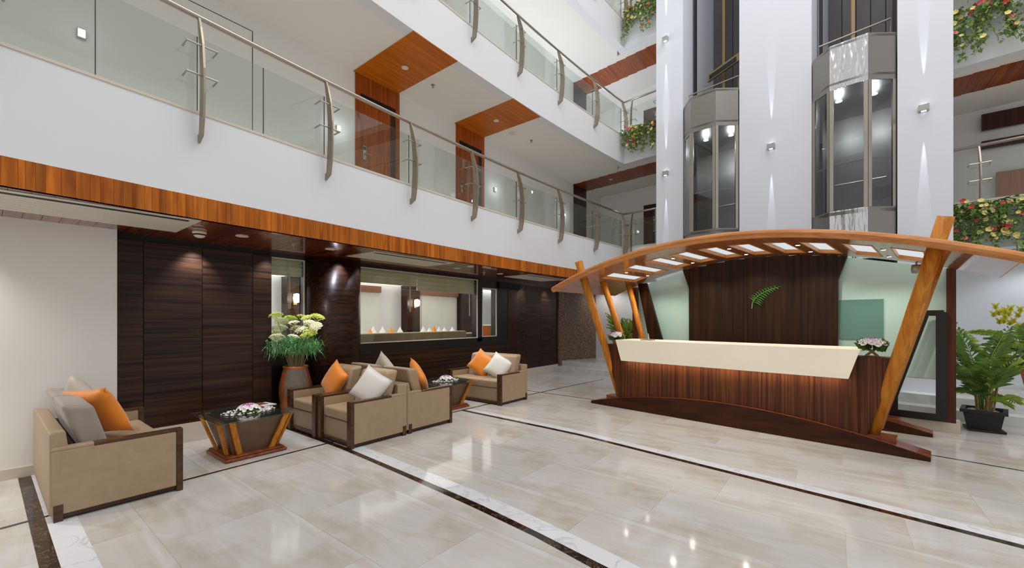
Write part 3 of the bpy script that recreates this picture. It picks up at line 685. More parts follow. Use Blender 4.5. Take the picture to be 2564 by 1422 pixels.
# ------------------------------------------------------------------ restaurant seen through the windows
def window(n, y0, y1, z0, z1, lab, fr='kerb'):
    w = MB(); b = .018
    w.box(XI - .02, XI + .006, y0, y0 + b, z0 + b, z1 - b).box(XI - .02, XI + .006, y1 - b, y1, z0 + b, z1 - b).box(XI - .02, XI + .006, y0, y1, z1 - b, z1).box(XI - .02, XI + .006, y0, y1, z0, z0 + b)
    w = w.build('window_%d' % n, fr); struct(w, lab, 'window')
    MB().box(XI - .016, XI - .01, y0 + b, y1 - b, z0 + b, z1 - b).build('pane', 'winglass', w)
    return w
w1 = window(1, 3.985, 6.95, 1.085, 2.405, 'long restaurant window with cream blinds behind the armchairs')
w2 = window(2, 2.53, 3.06, 1.0, 2.405, 'narrow restaurant window behind the big flower vase')
w3 = window(3, 7.1, 7.62, 1.1, 2.235, 'small restaurant window beside the dark service door')
def blind(y0, y1, z0, z1, lab):
    t = thing('roman_blind', lab, 'blind', (XI - .1, (y0 + y1) / 2, z0), 0, 'roman blinds in the restaurant windows')
    for i in range(4):
        a = lerp(z0, z1, i / 4); b = lerp(z0, z1, (i + 1) / 4)
        MB().hexa([(XI - .13 - .02, y0, a), (XI - .10, y0, a), (XI - .10, y1, a), (XI - .15, y1, a), (XI - .13, y0, b), (XI - .12, y0, b), (XI - .12, y1, b), (XI - .13, y1, b)]).build('fold', 'blindgreen', t)
    MB().tube([(XI - .08, y1 - .2, z1), (XI - .08, y1 - .19, z0 - .5), (XI - .08, y1 - .17, z0 - .5), (XI - .08, y1 - .18, z1)], .004, 5).build('pull_cord', 'plastic', t)
blind(4.0, 5.3, 2.15, 2.42, 'cream roman blind at the left half of the long window')
blind(5.32, 6.95, 2.08, 2.42, 'cream roman blind at the right half of the long window')
blind(2.5, 3.05, 2.16, 2.42, 'cream roman blind in the narrow window behind the vase')
rw = MB().box(-10.7, -10.5, 1.2, 13.0, 0, 2.9).box(-10.7, XI - .2, 1.0, 1.2, 0, 2.9).box(-10.7, XI - .2, 13.0, 13.2, 0, 2.9).build('wall_restaurant', 'plaster'); struct(rw, 'white inner walls of the restaurant', 'wall')
rc = MB().box(-10.7, XI - .18, 1.0, 13.2, 2.75, 2.9).build('ceiling', 'ceil'); struct(rc, 'white restaurant ceiling with a bright cove', 'ceiling')
MB().box(-10.49, -10.1, 1.21, 12.99, 2.60, 2.74).build('bulkhead', 'ceil', rc)
MB().box(-10.45, -10.3, 1.3, 12.9, 2.53, 2.58).build('cove_strip', 'cove', rc)
struct(MB().box(-10.7, XI - .18, 1.0, 13.2, -.02, 0.005).build('floor', 'joint'), 'restaurant floor behind the windows', 'floor')
light('restaurant_light', 'AREA', (-8.6, 6.5, 2.5), 130, (1, .98, .96), (0, 0, 0), 2.5, 10)
light('window_side_light', 'AREA', (-7.3, 5.0, 2.70), 45, (1, .98, .94), (0, 0, 0), .5, 5.5)  # extra fill behind the glass, added to lighten the blinds
for a, b in [(7.93, 8.41), (10.3, 10.86), (4.45, 4.78)]:
    c = MB().box(-10.5, -10.2, a, b, 0, 2.75).build('column', 'wenge'); struct(c, 'dark timber pier inside the restaurant, %s' % {7.93: 'behind the blind cord', 10.3: 'at the right window edge', 4.45: 'behind the narrow window'}[a], 'column')
def sconce(y, lab):
    t = thing('wall_sconce', lab, 'wall lamp', (-10.2, y, 1.9), 0, 'restaurant sconces')
    MB().box(-10.2, -10.16, y - .04, y + .04, 1.85, 2.1).build('backplate', 'brass', t)
    MB().lathe([(.0, -.11), (.07, -.08), (.085, 0), (.07, .1), (0, .12)], 14, (-10.08, y, 2.0)).build('globe', 'spotglow', t, smooth=True)
    light('sconce_lamp', 'POINT', (-9.95, y, 2.0), 8, (1, .85, .65), size=.06)
sconce(8.2, 'glowing sconce on the dark pier in the long window')
sconce(4.62, 'glowing sconce on the dark pier in the narrow window')
def rblind(y0, y1, lab):
    t = thing('window_blind', lab, 'blind', (-10.45, (y0 + y1) / 2, .9), 0, 'white blinds in the restaurant')
    MB().box(-10.5, -10.40, y0, y1, 2.28, 2.46).build('valance', 'valance', t)
    MB().box(-10.5, -10.46, y0 + .05, y1 - .05, .85, 2.28).build('cloth', 'blindwhite', t)
rblind(8.65, 10.28, 'white blind under a brown valance, right half of the long window')
rblind(6.0, 7.16, 'white blind under a brown valance, left end of the long window')
t = thing('booth_bench', 'long beige upholstered bench back along the restaurant window', 'bench', (-6.75, 5.5, 0))
MB().box(-6.85, -6.66, 4.02, 6.85, .5, 1.245).build('backrest', 'bench', t, .03, 3)
MB().box(-7.35, -6.85, 4.02, 6.85, .25, .48).build('seat', 'bench', t, .02)
MB().box(-7.3, -6.7, 4.05, 6.82, 0.005, .25).build('base', 'wenge', t)
t = thing('buffet_counter', 'long beige restaurant counter holding folded napkins', 'counter', (-8.8, 7.5, 0))
MB().box(-9.1, -8.5, 4.3, 11.2, 1.06, 1.10).build('top', 'bench', t, .008)
MB().box(-9.05, -8.55, 4.35, 11.15, 0.005, 1.06).build('body', 'bench', t)
for i, (y, c) in enumerate([(5.74, 'o'), (5.83, 'w'), (6.09, 'w'), (6.34, 'o'), (6.61, 'w'), (7.37, 'w'), (7.58, 'w'), (7.74, 'o'), (7.93, 'w'), (8.14, 'w'), (8.45, 'w')]):
    mb = MB(); s = .085
    mb.add([(-8.8 - s, y - s, 1.10), (-8.8 + s, y - s, 1.10), (-8.8 + s, y + s, 1.10), (-8.8 - s, y + s, 1.10), (-8.8, y, 1.10 + R.uniform(.18, .26))], [(0, 1, 4), (1, 2, 4), (2, 3, 4), (3, 0, 4), (3, 2, 1, 0)])
    nth = ['leftmost', 'second from left', 'third from left', 'fourth from left', 'fifth from left', 'sixth from left', 'fifth from right', 'fourth from right', 'third from right', 'second from right', 'rightmost'][i]
    tag(mb.build('napkin', 'napkin_' + c), ('orange' if c == 'o' else 'white') + ' folded napkin on the restaurant counter, ' + nth + ' of the row', 'napkin', 'folded napkins')
t = thing('side_cabinet', 'low orange timber cabinet seen in the small restaurant window', 'cabinet', (-8.0, 9.3, 0))
MB().box(-8.3, -7.8, 9.0, 9.6, 0.005, 1.32).build('body', 'doorwood', t)
MB().box(-8.32, -7.78, 8.98, 9.62, 1.32, 1.35).build('top', 'kerb', t)
# ------------------------------------------------------------------ reception desk
dk = thing('reception_desk', 'flared walnut reception desk with a cream lit counter and arched base', 'reception desk', D(0, .3, 0))
def za(u): return .045 + .272 * max(0, 1 - (u / 2.15) ** 2)
def arch(t0, t1, name, m):
    mb = MB(D); n = 28; us = [lerp(-2.15, 2.15, i / n) for i in range(n + 1)]
    for a, b in zip(us, us[1:]):
        mb.hexa([(a, t0, 0.002), (b, t0, 0.002), (b, t1, 0.002), (a, t1, 0.002), (a, t0, za(a)), (b, t0, za(b)), (b, t1, za(b)), (a, t1, za(a))])
    return mb.build(name, m, dk)
arch(0, .012, 'base_arch_face', 'basewood'); arch(.012, .32, 'base_arch', 'endwood')
arch(1.30, 1.312, 'base_arch_face', 'basewood'); arch(1.312, 1.56, 'base_arch', 'endwood')
def hw(z): return 1.615 + .285 * (z - .12) / .95
bd = MB(D); n = 24
for t0, t1 in [(.06, .30)]:
    rows = []
    for i in range(n + 1):
        f = -1 + 2 * i / n
        ub = f * 1.635; zb = za(ub) - .005; rows.append(((ub if abs(f) < 1 else f * hw(zb)), zb, f * hw(1.07)))
    for (a, z, at), (b, w, bt) in zip(rows, rows[1:]):
        bd.hexa([(a, t0, z), (b, t0, w), (b, t1, w), (a, t1, z), (at, t0, 1.07), (bt, t0, 1.07), (bt, t1, 1.07), (at, t1, 1.07)])
bd.build('body_panel', 'walnut', dk)
cb = MB(D).hexa([(-1.5, -.07, .812), (1.48, -.07, .812), (1.48, -.05, .812), (-1.5, -.05, .812), (-1.605, -.07, 1.158), (1.585, -.07, 1.158), (1.585, -.05, 1.158), (-1.605, -.05, 1.158)]).build('counter_front', 'cream', dk, .004)
MB(D).hexa([(-1.6, -.0495, 1.125), (1.58, -.0495, 1.125), (1.58, .55, 1.125), (-1.6, .55, 1.125), (-1.605, -.0495, 1.158), (1.585, -.0495, 1.158), (1.585, .55, 1.158), (-1.605, .55, 1.158)]).build('counter_top', 'cream', dk)
MB(D).box(-1.6, 1.58, .30, .75, .70, .74).box(-1.55, -1.5, .3, .75, .3, .7).box(1.5, 1.55, .3, .75, .3, .7).build('work_shelf', 'walnut', dk)
led = MB(D).box(-1.44, 1.42, .005, .02, .828, .834).build('led_strip', emis('led_strip_glow', (1, .88, .70, 1), 2.5), dk)
for i in range(6):
    u = -1.25 + i * .49
    light('counter_led', 'AREA', D(u, -.012, .835), 1.5, (1, .86, .68), (0, 0, math.atan2(DU.y, DU.x)), .45, .03)
# ------------------------------------------------------------------ canopy on leaning posts
cy = thing('reception_canopy', 'arched timber canopy on leaning round posts over the reception desk', 'canopy', D(0, .65, 0))
def zc(u): return 2.645 - .0735 * u * u
UM, T0, T1, TH = 2.72, -.33, 1.70, .085
sk = [-1.92 + .4315 * i for i in range(10)]
cuts = [-UM]; cells = []
for c in sk: cuts += [c - .142, c + .142]
cuts.append(UM)
shell = MB(D)
def cell(a, b, t0, t1):
    k = max(1, int((b - a) / .12))
    for i in range(k):
        p = lerp(a, b, i / k); q = lerp(a, b, (i + 1) / k)
        shell.hexa([(p, t0, zc(p) - TH), (q, t0, zc(q) - TH), (q, t1, zc(q) - TH), (p, t1, zc(p) - TH), (p, t0, zc(p)), (q, t0, zc(q)), (q, t1, zc(q)), (p, t1, zc(p))])
for i, (a, b) in enumerate(zip(cuts, cuts[1:])):
    if i % 2 == 0: cell(a, b, T0, T1)
    else: cell(a, b, T0, .15); cell(a, b, 1.36, T1)
shell.build('roof_shell', 'under', cy)
us = [lerp(-UM - .02, UM + .02, i / 40) for i in range(41)]
eb = MB(D); prof = [(-.37 + .0, -TH - .004), (-.40, -TH * .8), (-.412, -TH * .45), (-.40, -.012), (-.37, .006), (-.32, .008), (-.32, -TH - .006)]
for a, b in zip(us, us[1:]):
    m_ = len(prof); eb.add([(a, p, zc(a) + q) for p, q in prof] + [(b, p, zc(b) + q) for p, q in prof], [(i, (i + 1) % m_, m_ + (i + 1) % m_, m_ + i) for i in range(m_)])
eb.add([(us[0], p, zc(us[0]) + q) for p, q in prof], [tuple(range(len(prof)))]); eb.add([(us[-1], p, zc(us[-1]) + q) for p, q in prof], [tuple(range(len(prof)))])
eb.build('edge_band', 'edge', cy)
for sgn in (-1, 1):
    u = sgn * UM; MB(D).hexa([(u, T0, zc(u) - TH), (u + sgn * .012, T0, zc(u) - TH), (u + sgn * .012, T1, zc(u) - TH), (u, T1, zc(u) - TH), (u, T0, zc(u)), (u + sgn * .012, T0, zc(u)), (u + sgn * .012, T1, zc(u)), (u, T1, zc(u))]).build('end_band', 'edge', cy)
for c in sk:
    a, b = c - .140, c + .140
    MB(D).hexa([(a, .152, zc(a) - .035), (b, .152, zc(b) - .035), (b, 1.358, zc(b) - .035), (a, 1.358, zc(a) - .035), (a, .152, zc(a) - .02), (b, .152, zc(b) - .02), (b, 1.358, zc(b) - .02), (a, 1.358, zc(a) - .02)]).build('skylight_pane', 'opal', cy)
    mb = MB(D)
    for (p, q, r_, s_) in [(a - .002, a + .014, .15, 1.36), (b - .014, b + .002, .15, 1.36), (a, b, .15, .175), (a, b, 1.33, 1.362)]:
        mb.hexa([(p, r_, zc(p) - TH - .004), (q, r_, zc(q) - TH - .004), (q, s_, zc(q) - TH - .004), (p, s_, zc(p) - TH - .004), (p, r_, zc(p) - .036), (q, r_, zc(q) - .036), (q, s_, zc(q) - .036), (p, s_, zc(p) - .036)])
    mb.build('skylight_frame', 'edge', cy)
for u in [-1.705, -.842, .021, .884, 1.747]:
    for t_ in (.45, 1.22):
        c = D(u, t_, zc(u) - TH)
        s = MB().lathe([(.028, 0), (.034, -.006), (.034, -.001), (.03, .002)], 14, c).build('spotlight', 'steel', cy)
        MB().lathe([(0, -.006), (.025, -.005), (.025, -.001)], 12, c).build('lens', 'spotglow', s)
        light('canopy_spot', 'SPOT', (c[0], c[1], c[2] - .02), 22 if t_ > 1 else 14, (1, .94, .84), (0, 0, 0), .02, spot=135, blend=.6)
def post(a, b, r0, r1, name='post'):
    return MB().tube([D(*a), D(*[lerp(p, q, .5) for p, q in zip(a, b)]), D(*b)], [r0, (r0 + r1) / 2, r1], 18).build(name, 'post', cy, smooth=True)
for sg in (-1, 1):
    p = post((sg * 1.675, .19, za(1.67) + .03), (sg * 2.262, -.22, 2.53), .062, .066)
    MB(D).box(sg * 1.72 - .16, sg * 1.72 + .16, .08, .3, za(1.56) - .06, za(1.56) + .0).build('post_foot', 'endwood', p)
    post((sg * 1.66, .9, .12), (sg * 2.19, .42, zc(2.19) - TH + .02), .055, .055)
    p = post((sg * 1.66, 1.43, za(1.66) + .02), (sg * 2.2, 1.36, zc(2.2) - TH + .02), .055, .055)
    MB(D).box(sg * 1.70 - .14, sg * 1.70 + .14, 1.33, 1.53, za(1.56) - .06, za(1.56)).build('post_foot', 'endwood', p)
# ------------------------------------------------------------------ back screen
ZP = .13
pb = MB(D).box(-2.42, 2.40, 1.80, 2.15, 0.001, ZP).build('floor_plinth', 'kerb'); struct(pb, 'low marble plinth under the reception back screen', 'plinth')
scn = thing('reception_screen', 'dark walnut and teal glass screen with a green fern emblem behind the desk', 'screen', D(0, 1.9, ZP))
n = 7
for i in range(n):
    a, b = lerp(-1.155, 1.12, i / n), lerp(-1.155, 1.12, (i + 1) / n)
    MB(D).box(a + .0005, b - .0005, 1.80, 1.86, ZP, zc((a + b) / 2) - TH + .015).build('wood_panel', 'screenwood', scn)
for sg in (-1, 1):
    e = -1.155 if sg < 0 else 1.12
    MB().prism([(0, 2.10), (0, 2.47), (sg * .12, 2.47)], 1.79, 1.86, lambda a, b, c, e=e: D(e + a, c, b)).build('wood_bracket', 'screenwood', scn)
    a, b = sorted((e, sg * 2.27))
    MB(D).hexa([(a, 1.90, .70), (b, 1.90, .70), (b, 1.915, .70), (a, 1.915, .70), (a, 1.90, zc(a) - TH + .01), (b, 1.90, zc(b) - TH + .01), (b, 1.915, zc(b) - TH + .01), (a, 1.915, zc(a) - TH + .01)]).build('glass_panel', 'teal', scn)
    MB(D).box(a, b, 1.895, 1.92, .68, .70).build('bottom_rail', 'kerb', scn)
    MB(D).box(sg * 2.315 - .045, sg * 2.315 + .045, 1.80, 1.92, ZP, zc(2.3) - TH + .01).build('upright', 'upright', scn)
MB(D).box(1.13, 1.64, 1.885, 1.899, 1.20, 1.80).build('reflection_sheet', mat('painted_teal_reflection', srgb(98, 142, 128), .15, coat=.3), scn)  # dark sheet imitates a reflection in the teal glass
# gate frame at the right of the screen
gt = MB(); mp = lambda a, b, c: D(a, c, b)
gt.prism([(1.70, ZP), (1.79, ZP), (2.27, 1.62), (2.05, 1.62)], 1.74, 1.79, mp)
gt = MB(); gt.prism([(1.66, ZP + .02), (1.80, ZP + .02), (1.80, .42), (2.107, 1.55), (2.05, 1.62)], 1.74, 1.79, mp).prism([(2.05, 1.55), (2.25, 1.55), (2.25, 1.625), (2.07, 1.625)], 1.741, 1.789, mp).prism([(2.172, .2), (2.27, .2), (2.27, 1.6), (2.172, 1.6)], 1.742, 1.788, mp).prism([(1.68, ZP + .01), (2.27, ZP + .01), (2.27, .235), (1.68, .235)], 1.743, 1.787, mp)
gt.build('gate_frame', 'black', scn)
MB().prism([(-2.14, 2.24), (-1.95, 2.24), (-1.46, .6), (-1.78, .6)], 1.62, 1.68, mp).build('raking_board', 'screenwood', scn)
# fern emblem
fx = lambda px, py: (-.079 + (px - 1880) / 78 * .466, 1.674 + (775 - py) / 58 * .376)
spine = [(1883, 773), (1885, 758), (1891, 747), (1903, 737), (1918, 728), (1934, 722), (1957, 717)]
fm = MB(); w = [1.5, 1.3, 1.1, 1.0, .9, .8, .3]
for i in range(6):
    (a, b), (c, d) = spine[i], spine[i + 1]; L = math.hypot(c - a, d - b); nx, ny = -(d - b) / L, (c - a) / L
    fm.prism([fx(a + nx * w[i], b + ny * w[i]), fx(c + nx * w[i + 1], d + ny * w[i + 1]), fx(c - nx * w[i + 1], d - ny * w[i + 1]), fx(a - nx * w[i], b - ny * w[i])], 1.782, 1.80, mp)
fern = fm.build('fern_emblem', 'fern', scn); fern['label'] = 'green fern leaf emblem'
def leaflet(a, b, c, wd):
    L = math.hypot(c[0] - a[0], c[1] - a[1]); nx, ny = -(c[1] - a[1]) / L * wd, (c[0] - a[0]) / L * wd
    MB().prism([fx(*a), fx(b[0] + nx, b[1] + ny), fx(*c), fx(b[0] - nx, b[1] - ny)], 1.779, 1.795, mp).build('leaflet', 'fern', fern)
for i in range(11):
    t_ = i / 11; q = t_ * 4.5 + 1.3; k = int(q); f = q - k; k = min(k, 5)
    a = (lerp(spine[k][0], spine[k + 1][0], f), lerp(spine[k][1], spine[k + 1][1], f)); l = lerp(24, 8, t_); l2 = lerp(15, 6, t_)
    leaflet(a, (a[0] + l * .5, a[1] + l * .14), (a[0] + l * .96, a[1] + l * .52), 1.25)
    leaflet(a, (a[0] - l2 * .12, a[1] - l2 * .5), (a[0] - l2 * .75, a[1] - l2 * .85), 1.1)
t = thing('speaker', 'small grey round speaker under the canopy corner at the right', 'speaker', D(1.99, 1.6, 2.2))
MB().lathe([(.0, -.07), (.05, -.06), (.055, 0), (.05, .05), (.0, .055)], 14, D(1.99, 1.62, 2.19)).build('body', 'lampmetal', t, smooth=True)
MB(D).box(1.98, 2.0, 1.61, 1.63, 2.23, 2.31).build('bracket', 'lampmetal', t)
# small writing set on the counter
t = thing('pen_stand', 'small pen stand with an upright pen on the cream counter', 'pen stand', D(-1.17, .16, 1.158))
MB(D).box(-1.25, -1.05, .12, .24, 1.158, 1.172).build('tray', 'steel', t)
MB(D).tube([(-1.13, .18, 1.172), (-1.14, .18, 1.27)], [.012, .005], 8).build('pen', 'silver', t)
# ------------------------------------------------------------------ flower bowls on the desk ends
def posy(u, t_, z, lab, sc, seed, base='crossed'):
    r = random.Random(seed); c = Vector(D(u, t_, z)); t = thing('flower_arrangement', lab, 'flowers', c)
    v = MB()
    if base == 'crossed':
        v.tube([c + Vector((-.055, 0, 0.004)) * sc, c + Vector((.05, 0, .11)) * sc], .014 * sc, 8); v.tube([c + Vector((.055, 0, 0.004)) * sc, c + Vector((-.05, 0, .11)) * sc], .014 * sc, 8)
        v.lathe([(.07 * sc, 0), (.075 * sc, .006 * sc), (.02 * sc, .012 * sc)], 14, c)
    else:
        v.lathe([(.045 * sc, 0), (.065 * sc, .05 * sc), (.07 * sc, .11 * sc), (.05 * sc, .11 * sc)], 12, c)
    v.build('holder', 'cane', t)
    lf = MB()
    for i in range(90):
        a = r.uniform(0, 6.28); rr = r.uniform(.03, .09) * sc; p = c + Vector((rr * math.cos(a), rr * math.sin(a), (.095 + r.uniform(-.015, .012)) * sc))
        vs, fs = leaf_mesh(l=.045 * sc, w=.026 * sc); e = Matrix.Rotation(a - 1.57, 3, 'Z') @ Matrix.Rotation(r.uniform(-.8, .5), 3, 'X')
        lf.add([tuple(p + e @ Vector(q)) for q in vs], fs)
    o = lf.build('leaves', 'leafg', t, recalc=False); o['kind'] = 'stuff'
    for i in range(46):
        a = i * 2.399; rr = math.sqrt((i + .5) / 46); h = math.sqrt(max(0, 1 - rr * rr * .9))
        p = c + Vector((rr * .13 * math.cos(a), rr * .13 * math.sin(a), .115 + h * .085)) * sc
        inst('blossom', ROS['petw' if (rr > .62 and r.random() < .8) or r.random() < .25 else 'petp'], t, p, face_rot((rr * math.cos(a), rr * math.sin(a), .45 + h * .6)), .036 * sc)
posy(1.665, .17, 1.07, 'white and purple flowers on crossed stems at the right desk end', 1.0, 11)
posy(-1.74, .17, 1.07, 'white and purple flowers in a small holder at the left desk end', 1.0, 12, 'cup')
# ------------------------------------------------------------------ palms and plants
def frond(r, base, az, L, lift, droop, m, parent, nl=26, lw=.018, ll=.22, name='frond', spread=.5, s0=.22):
    mb = MB(); pts = []
    d = Vector((math.cos(az), math.sin(az), 0)); n = 14
    for i in range(n + 1):
        s = i / n; pts.append(Vector(base) + d * (L * s * (.14 + spread * s)) + Vector((0, 0, L * (lift * s - droop * s ** 2.4))))
    mb.tube(pts, [lerp(.007, .002, i / n) for i in range(n + 1)], 5, False)
    side = d.cross(Vector((0, 0, 1)))
    for i in range(nl):
        s = s0 + (1 - s0) * i / (nl - 1); q = s * n; k = min(int(q), n - 1); p = pts[k].lerp(pts[k + 1], q - k); tg = (pts[min(k + 1, n)] - pts[k]).normalized()
        l = ll * (math.sin(math.pi * (.18 + .78 * s)) ** .7) * r.uniform(.85, 1.1)
        for sg in (-1, 1):
            dr = (side * sg * .85 + tg * .62 + Vector((0, 0, r.uniform(.0, .3)))).normalized(); up = tg.cross(dr).normalized()
            e = p + dr * l + Vector((0, 0, -.25 * l)); mid = p + dr * l * .5 + Vector((0, 0, .02)); wv = tg * lw
            mb.add([p, mid + wv, e, mid - wv], [(0, 1, 2), (0, 2, 3)])
    return mb.build(name, m, parent, recalc=False)
r = random.Random(21)
pc = Vector((1.575, 8.38, 0))
t = thing('potted_palm', 'areca palm in a square black pot at the right of the screen', 'potted palm', pc)
def sqpot(c, w0, w1, h, m, parent, tilt=0):
    mb = MB(); a = math.radians(-12)
    def f(x, y, z): return (c.x + x * math.cos(a) - y * math.sin(a), c.y + x * math.sin(a) + y * math.cos(a), c.z + z)
    def ring(w, z): return [f(-w, -w, z), f(w, -w, z), f(w, w, z), f(-w, w, z)]
    v = ring(w0, .005) + ring(w1, h - .04) + ring(w1 + .03, h - .04) + ring(w1 + .03, h) + ring(w1 - .015, h) + ring(w1 - .03, h - .05)
    mb.add(v, [(3, 2, 1, 0)] + [(i * 4 + k, i * 4 + (k + 1) % 4, i * 4 + 4 + (k + 1) % 4, i * 4 + 4 + k) for i in range(5) for k in range(4)] + [(20, 21, 22, 23)])
    return mb.build('pot', m, parent, .004)
sqpot(pc, .145, .185, .29, 'pot', t)
MB().box(pc.x - .17, pc.x + .17, pc.y - .17, pc.y + .17, .002, .03).build('saucer', 'pot', t)
o = MB()
for i in range(90):
    a, b = r.uniform(-.14, .14), r.uniform(-.14, .14); s = r.uniform(.012, .025)
    o.lathe([(0, -s * .6), (s, 0), (0, s * .6)], 5, (pc.x + a, pc.y + b, .255 + r.uniform(0, .015)))
o = o.build('pebbles', 'pebble', t); o['kind'] = 'stuff'
st = MB()
for i in range(22):
    a = r.uniform(0, 6.28); q = r.uniform(.01, .09); b = pc + Vector((q * math.cos(a), q * math.sin(a), .24)); e = b + Vector((.5 * q * math.cos(a), .5 * q * math.sin(a), r.uniform(.25, .5)))
    st.tube([b, e], [.012, .007], 6)
st.build('canes', 'cane', t)
spec = [(115, 1.75, 1.0, .26), (142, 1.7, 1.0, .34), (95, 1.6, 1.05, .25), (160, 1.5, .9, .35), (205, 1.2, .85, .45), (250, 1.05, .9, .4), (300, 1.1, .9, .4), (345, 1.25, .9, .42), (20, 1.3, .95, .4), (60, 1.4, 1.0, .3), (175, 1.0, .8, .45), (225, .95, 1.0, .3), (275, .9, 1.0, .25), (320, 1.0, 1.05, .25), (40, 1.0, .7, .5), (0, .95, .5, .5), (135, 1.0, .95, .3), (190, .8, .65, .45), (330, .75, .5, .5), (80, 1.2, 1.1, .2), (255, 1.2, 1.1, .2), (10, 1.15, 1.1, .25), (290, 1.25, 1.05, .3), (120, .9, 1.1, .2)]
for i, (az, L, lf, dp) in enumerate(spec):
    frond(r, pc + Vector((.05 * math.cos(az), .05 * math.sin(az), .28)), math.radians(az + 38), L * .98, lf, dp * .8, 'leafg' if i % 3 else 'leafl', t, 15, .0042, .25, spread=.24, s0=.36)
p2 = Vector((2.38, 9.75, .42))
t = thing('potted_plant', 'yellow flowered plant in a terracotta pot at the right picture edge', 'potted plant', p2)
MB().lathe([(.12, 0), (.17, .25), (.19, .26), (.19, .31), (.16, .31), (.15, .27)], 20, p2).build('pot', 'terra', t, smooth=False)
for i in range(16):
    frond(r, p2 + Vector((0, 0, .28)), r.uniform(0, 6.28), r.uniform(.8, 1.25), r.uniform(.75, 1.05), r.uniform(.3, .6), 'leafl' if i % 2 else 'leafg', t, 20, .011, .24)
fl = MB()
for i in range(38):
    p = p2 + Vector((r.uniform(-.45, .25), r.uniform(-.35, .15), r.uniform(.9, 1.25)))
    for k in range(5):
        vs, fs = leaf_mesh(l=.05, w=.02); e = Matrix.Rotation(k * 1.256 + i, 3, 'Z') @ Matrix.Rotation(.6, 3, 'X'); fl.add([tuple(p + e @ Vector(q)) for q in vs], fs)
o = fl.build('blossoms', mat('yellow_bloom', srgb(214, 206, 66), .5), t, recalc=False); o['kind'] = 'stuff'
p3 = Vector((-4.42, 10.75, .30))
t = thing('potted_plant', 'leafy green plant on the marble steps behind the left posts', 'potted plant', p3)
MB().lathe([(.16, 0), (.22, .3), (.23, .33), (.19, .33), (.18, .28)], 18, p3).build('pot', 'terra', t)
for i in range(36):
    frond(r, p3 + Vector((0, 0, .3)), r.uniform(0, 6.28), r.uniform(1.0, 1.4), r.uniform(.8, 1.1), r.uniform(.2, .4), ['leafl', 'leafg', 'leafl'][i % 3], t, 18, .016, .24, spread=.3)
# ------------------------------------------------------------------ tall vase with flowers
vc = Vector((-6.10, 2.78, 0)); r = random.Random(5)
t = thing('flower_vase', 'tall copper and grey vase of cream green blooms by the dark column', 'vase', vc)
pr = [(.13, 0.002), (.17, .1), (.215, .45), (.21, .58), (.17, .76), (.158, .80), (.17, .84), (.15, .84), (.14, .78)]
MB().lathe(pr, 28, vc).build('vase_body', 'copper', t, smooth=True)
pa = MB(); n = 28
for i in range(1, 5):
    for k in range(23, 30):
        r0, z0 = pr[i]; r1, z1 = pr[i + 1]; f = lambda rr, kk, z: (vc.x + (rr + .002) * math.cos(2 * math.pi * kk / n), vc.y + (rr + .002) * math.sin(2 * math.pi * kk / n), z)
        if i == 1 and k % 2: continue
        pa.add([f(r0, k, z0), f(r0, k + 1, z0), f(r1, k + 1, z1), f(r1, k, z1)], [(0, 1, 2, 3)])
pa.build('stone_inlay', 'slate', t, recalc=False)
stm = MB(); heads = []
dirs = [(-.30, .0), (-.22, .12), (-.12, .16), (0, .19), (.1, .17), (.2, .18), (.33, .06), (-.26, -.08), (-.08, .02), (.05, .0), (.16, .02), (.25, -.03), (-.17, .03), (.02, -.1), (-.03, .1), (.12, -.08), (-.14, -.1), (.22, .1), (-.2, .2)]
rt = Vector((math.cos(YAW), math.sin(YAW), 0))
for i, (a, b) in enumerate(dirs):
    dp = r.uniform(-.2, .2); h = vc + rt * a * 1.15 + Vector((-rt.y, rt.x, 0)) * dp + Vector((0, 0, 1.34 + b)); heads.append((h, a))
    stm.tube([vc + rt * a * .25 + Vector((0, 0, .76)), vc + rt * a * .5 + Vector((0, 0, 1.0)), h], .005, 5)
stm.build('stems', 'stem', t)
def umbel(m):
    mb = MB(); q = random.Random(3)
    for i in range(70):
        a = i * 2.399; rr = math.sqrt((i + .5) / 70); p = Vector((rr * math.cos(a), rr * math.sin(a), .55 * math.sqrt(max(0, 1 - rr * rr)) + q.uniform(-.05, .05))); s = .15
        mb.lathe([(0, -s * .6), (s, 0), (0, s * .6)], 5, p)
    mb.tube([(0, 0, .4), (0, 0, -.9)], .03, 5)
    for i in range(14):
        a = i * 2.399; mb.tube([(0, 0, -.6), (.75 * math.cos(a), .75 * math.sin(a), .1)], .015, 3)
    return mb.mesh('flower_head', m, recalc=True)
UM_ = [umbel('hyd'), umbel('hydl')]
for i, (h, a) in enumerate(heads):
    inst('flower_head', UM_[1 if dirs[i][1] > .15 or i % 4 == 3 else 0], t, h, (r.uniform(-.3, .5), a * 1.9, 0), r.uniform(.075, .1))
nd = MB()
for i in range(2200):
    a = r.uniform(-.36, .3); p = vc + rt * a + Vector((-rt.y, rt.x, 0)) * r.uniform(-.2, .2) + Vector((0, 0, 1.13 + r.uniform(-.08, .12) - abs(a) * .1))
    d = Vector((r.uniform(-1, 1), r.uniform(-1, 1), r.uniform(-1.0, .5))).normalized() * r.uniform(.07, .15); w_ = d.cross(Vector((0, 0, 1))).normalized() * .005
    nd.add([p - w_, p + w_, p + d], [(0, 1, 2)])
o = nd.build('needles', 'needle', t, recalc=False); o['kind'] = 'stuff'
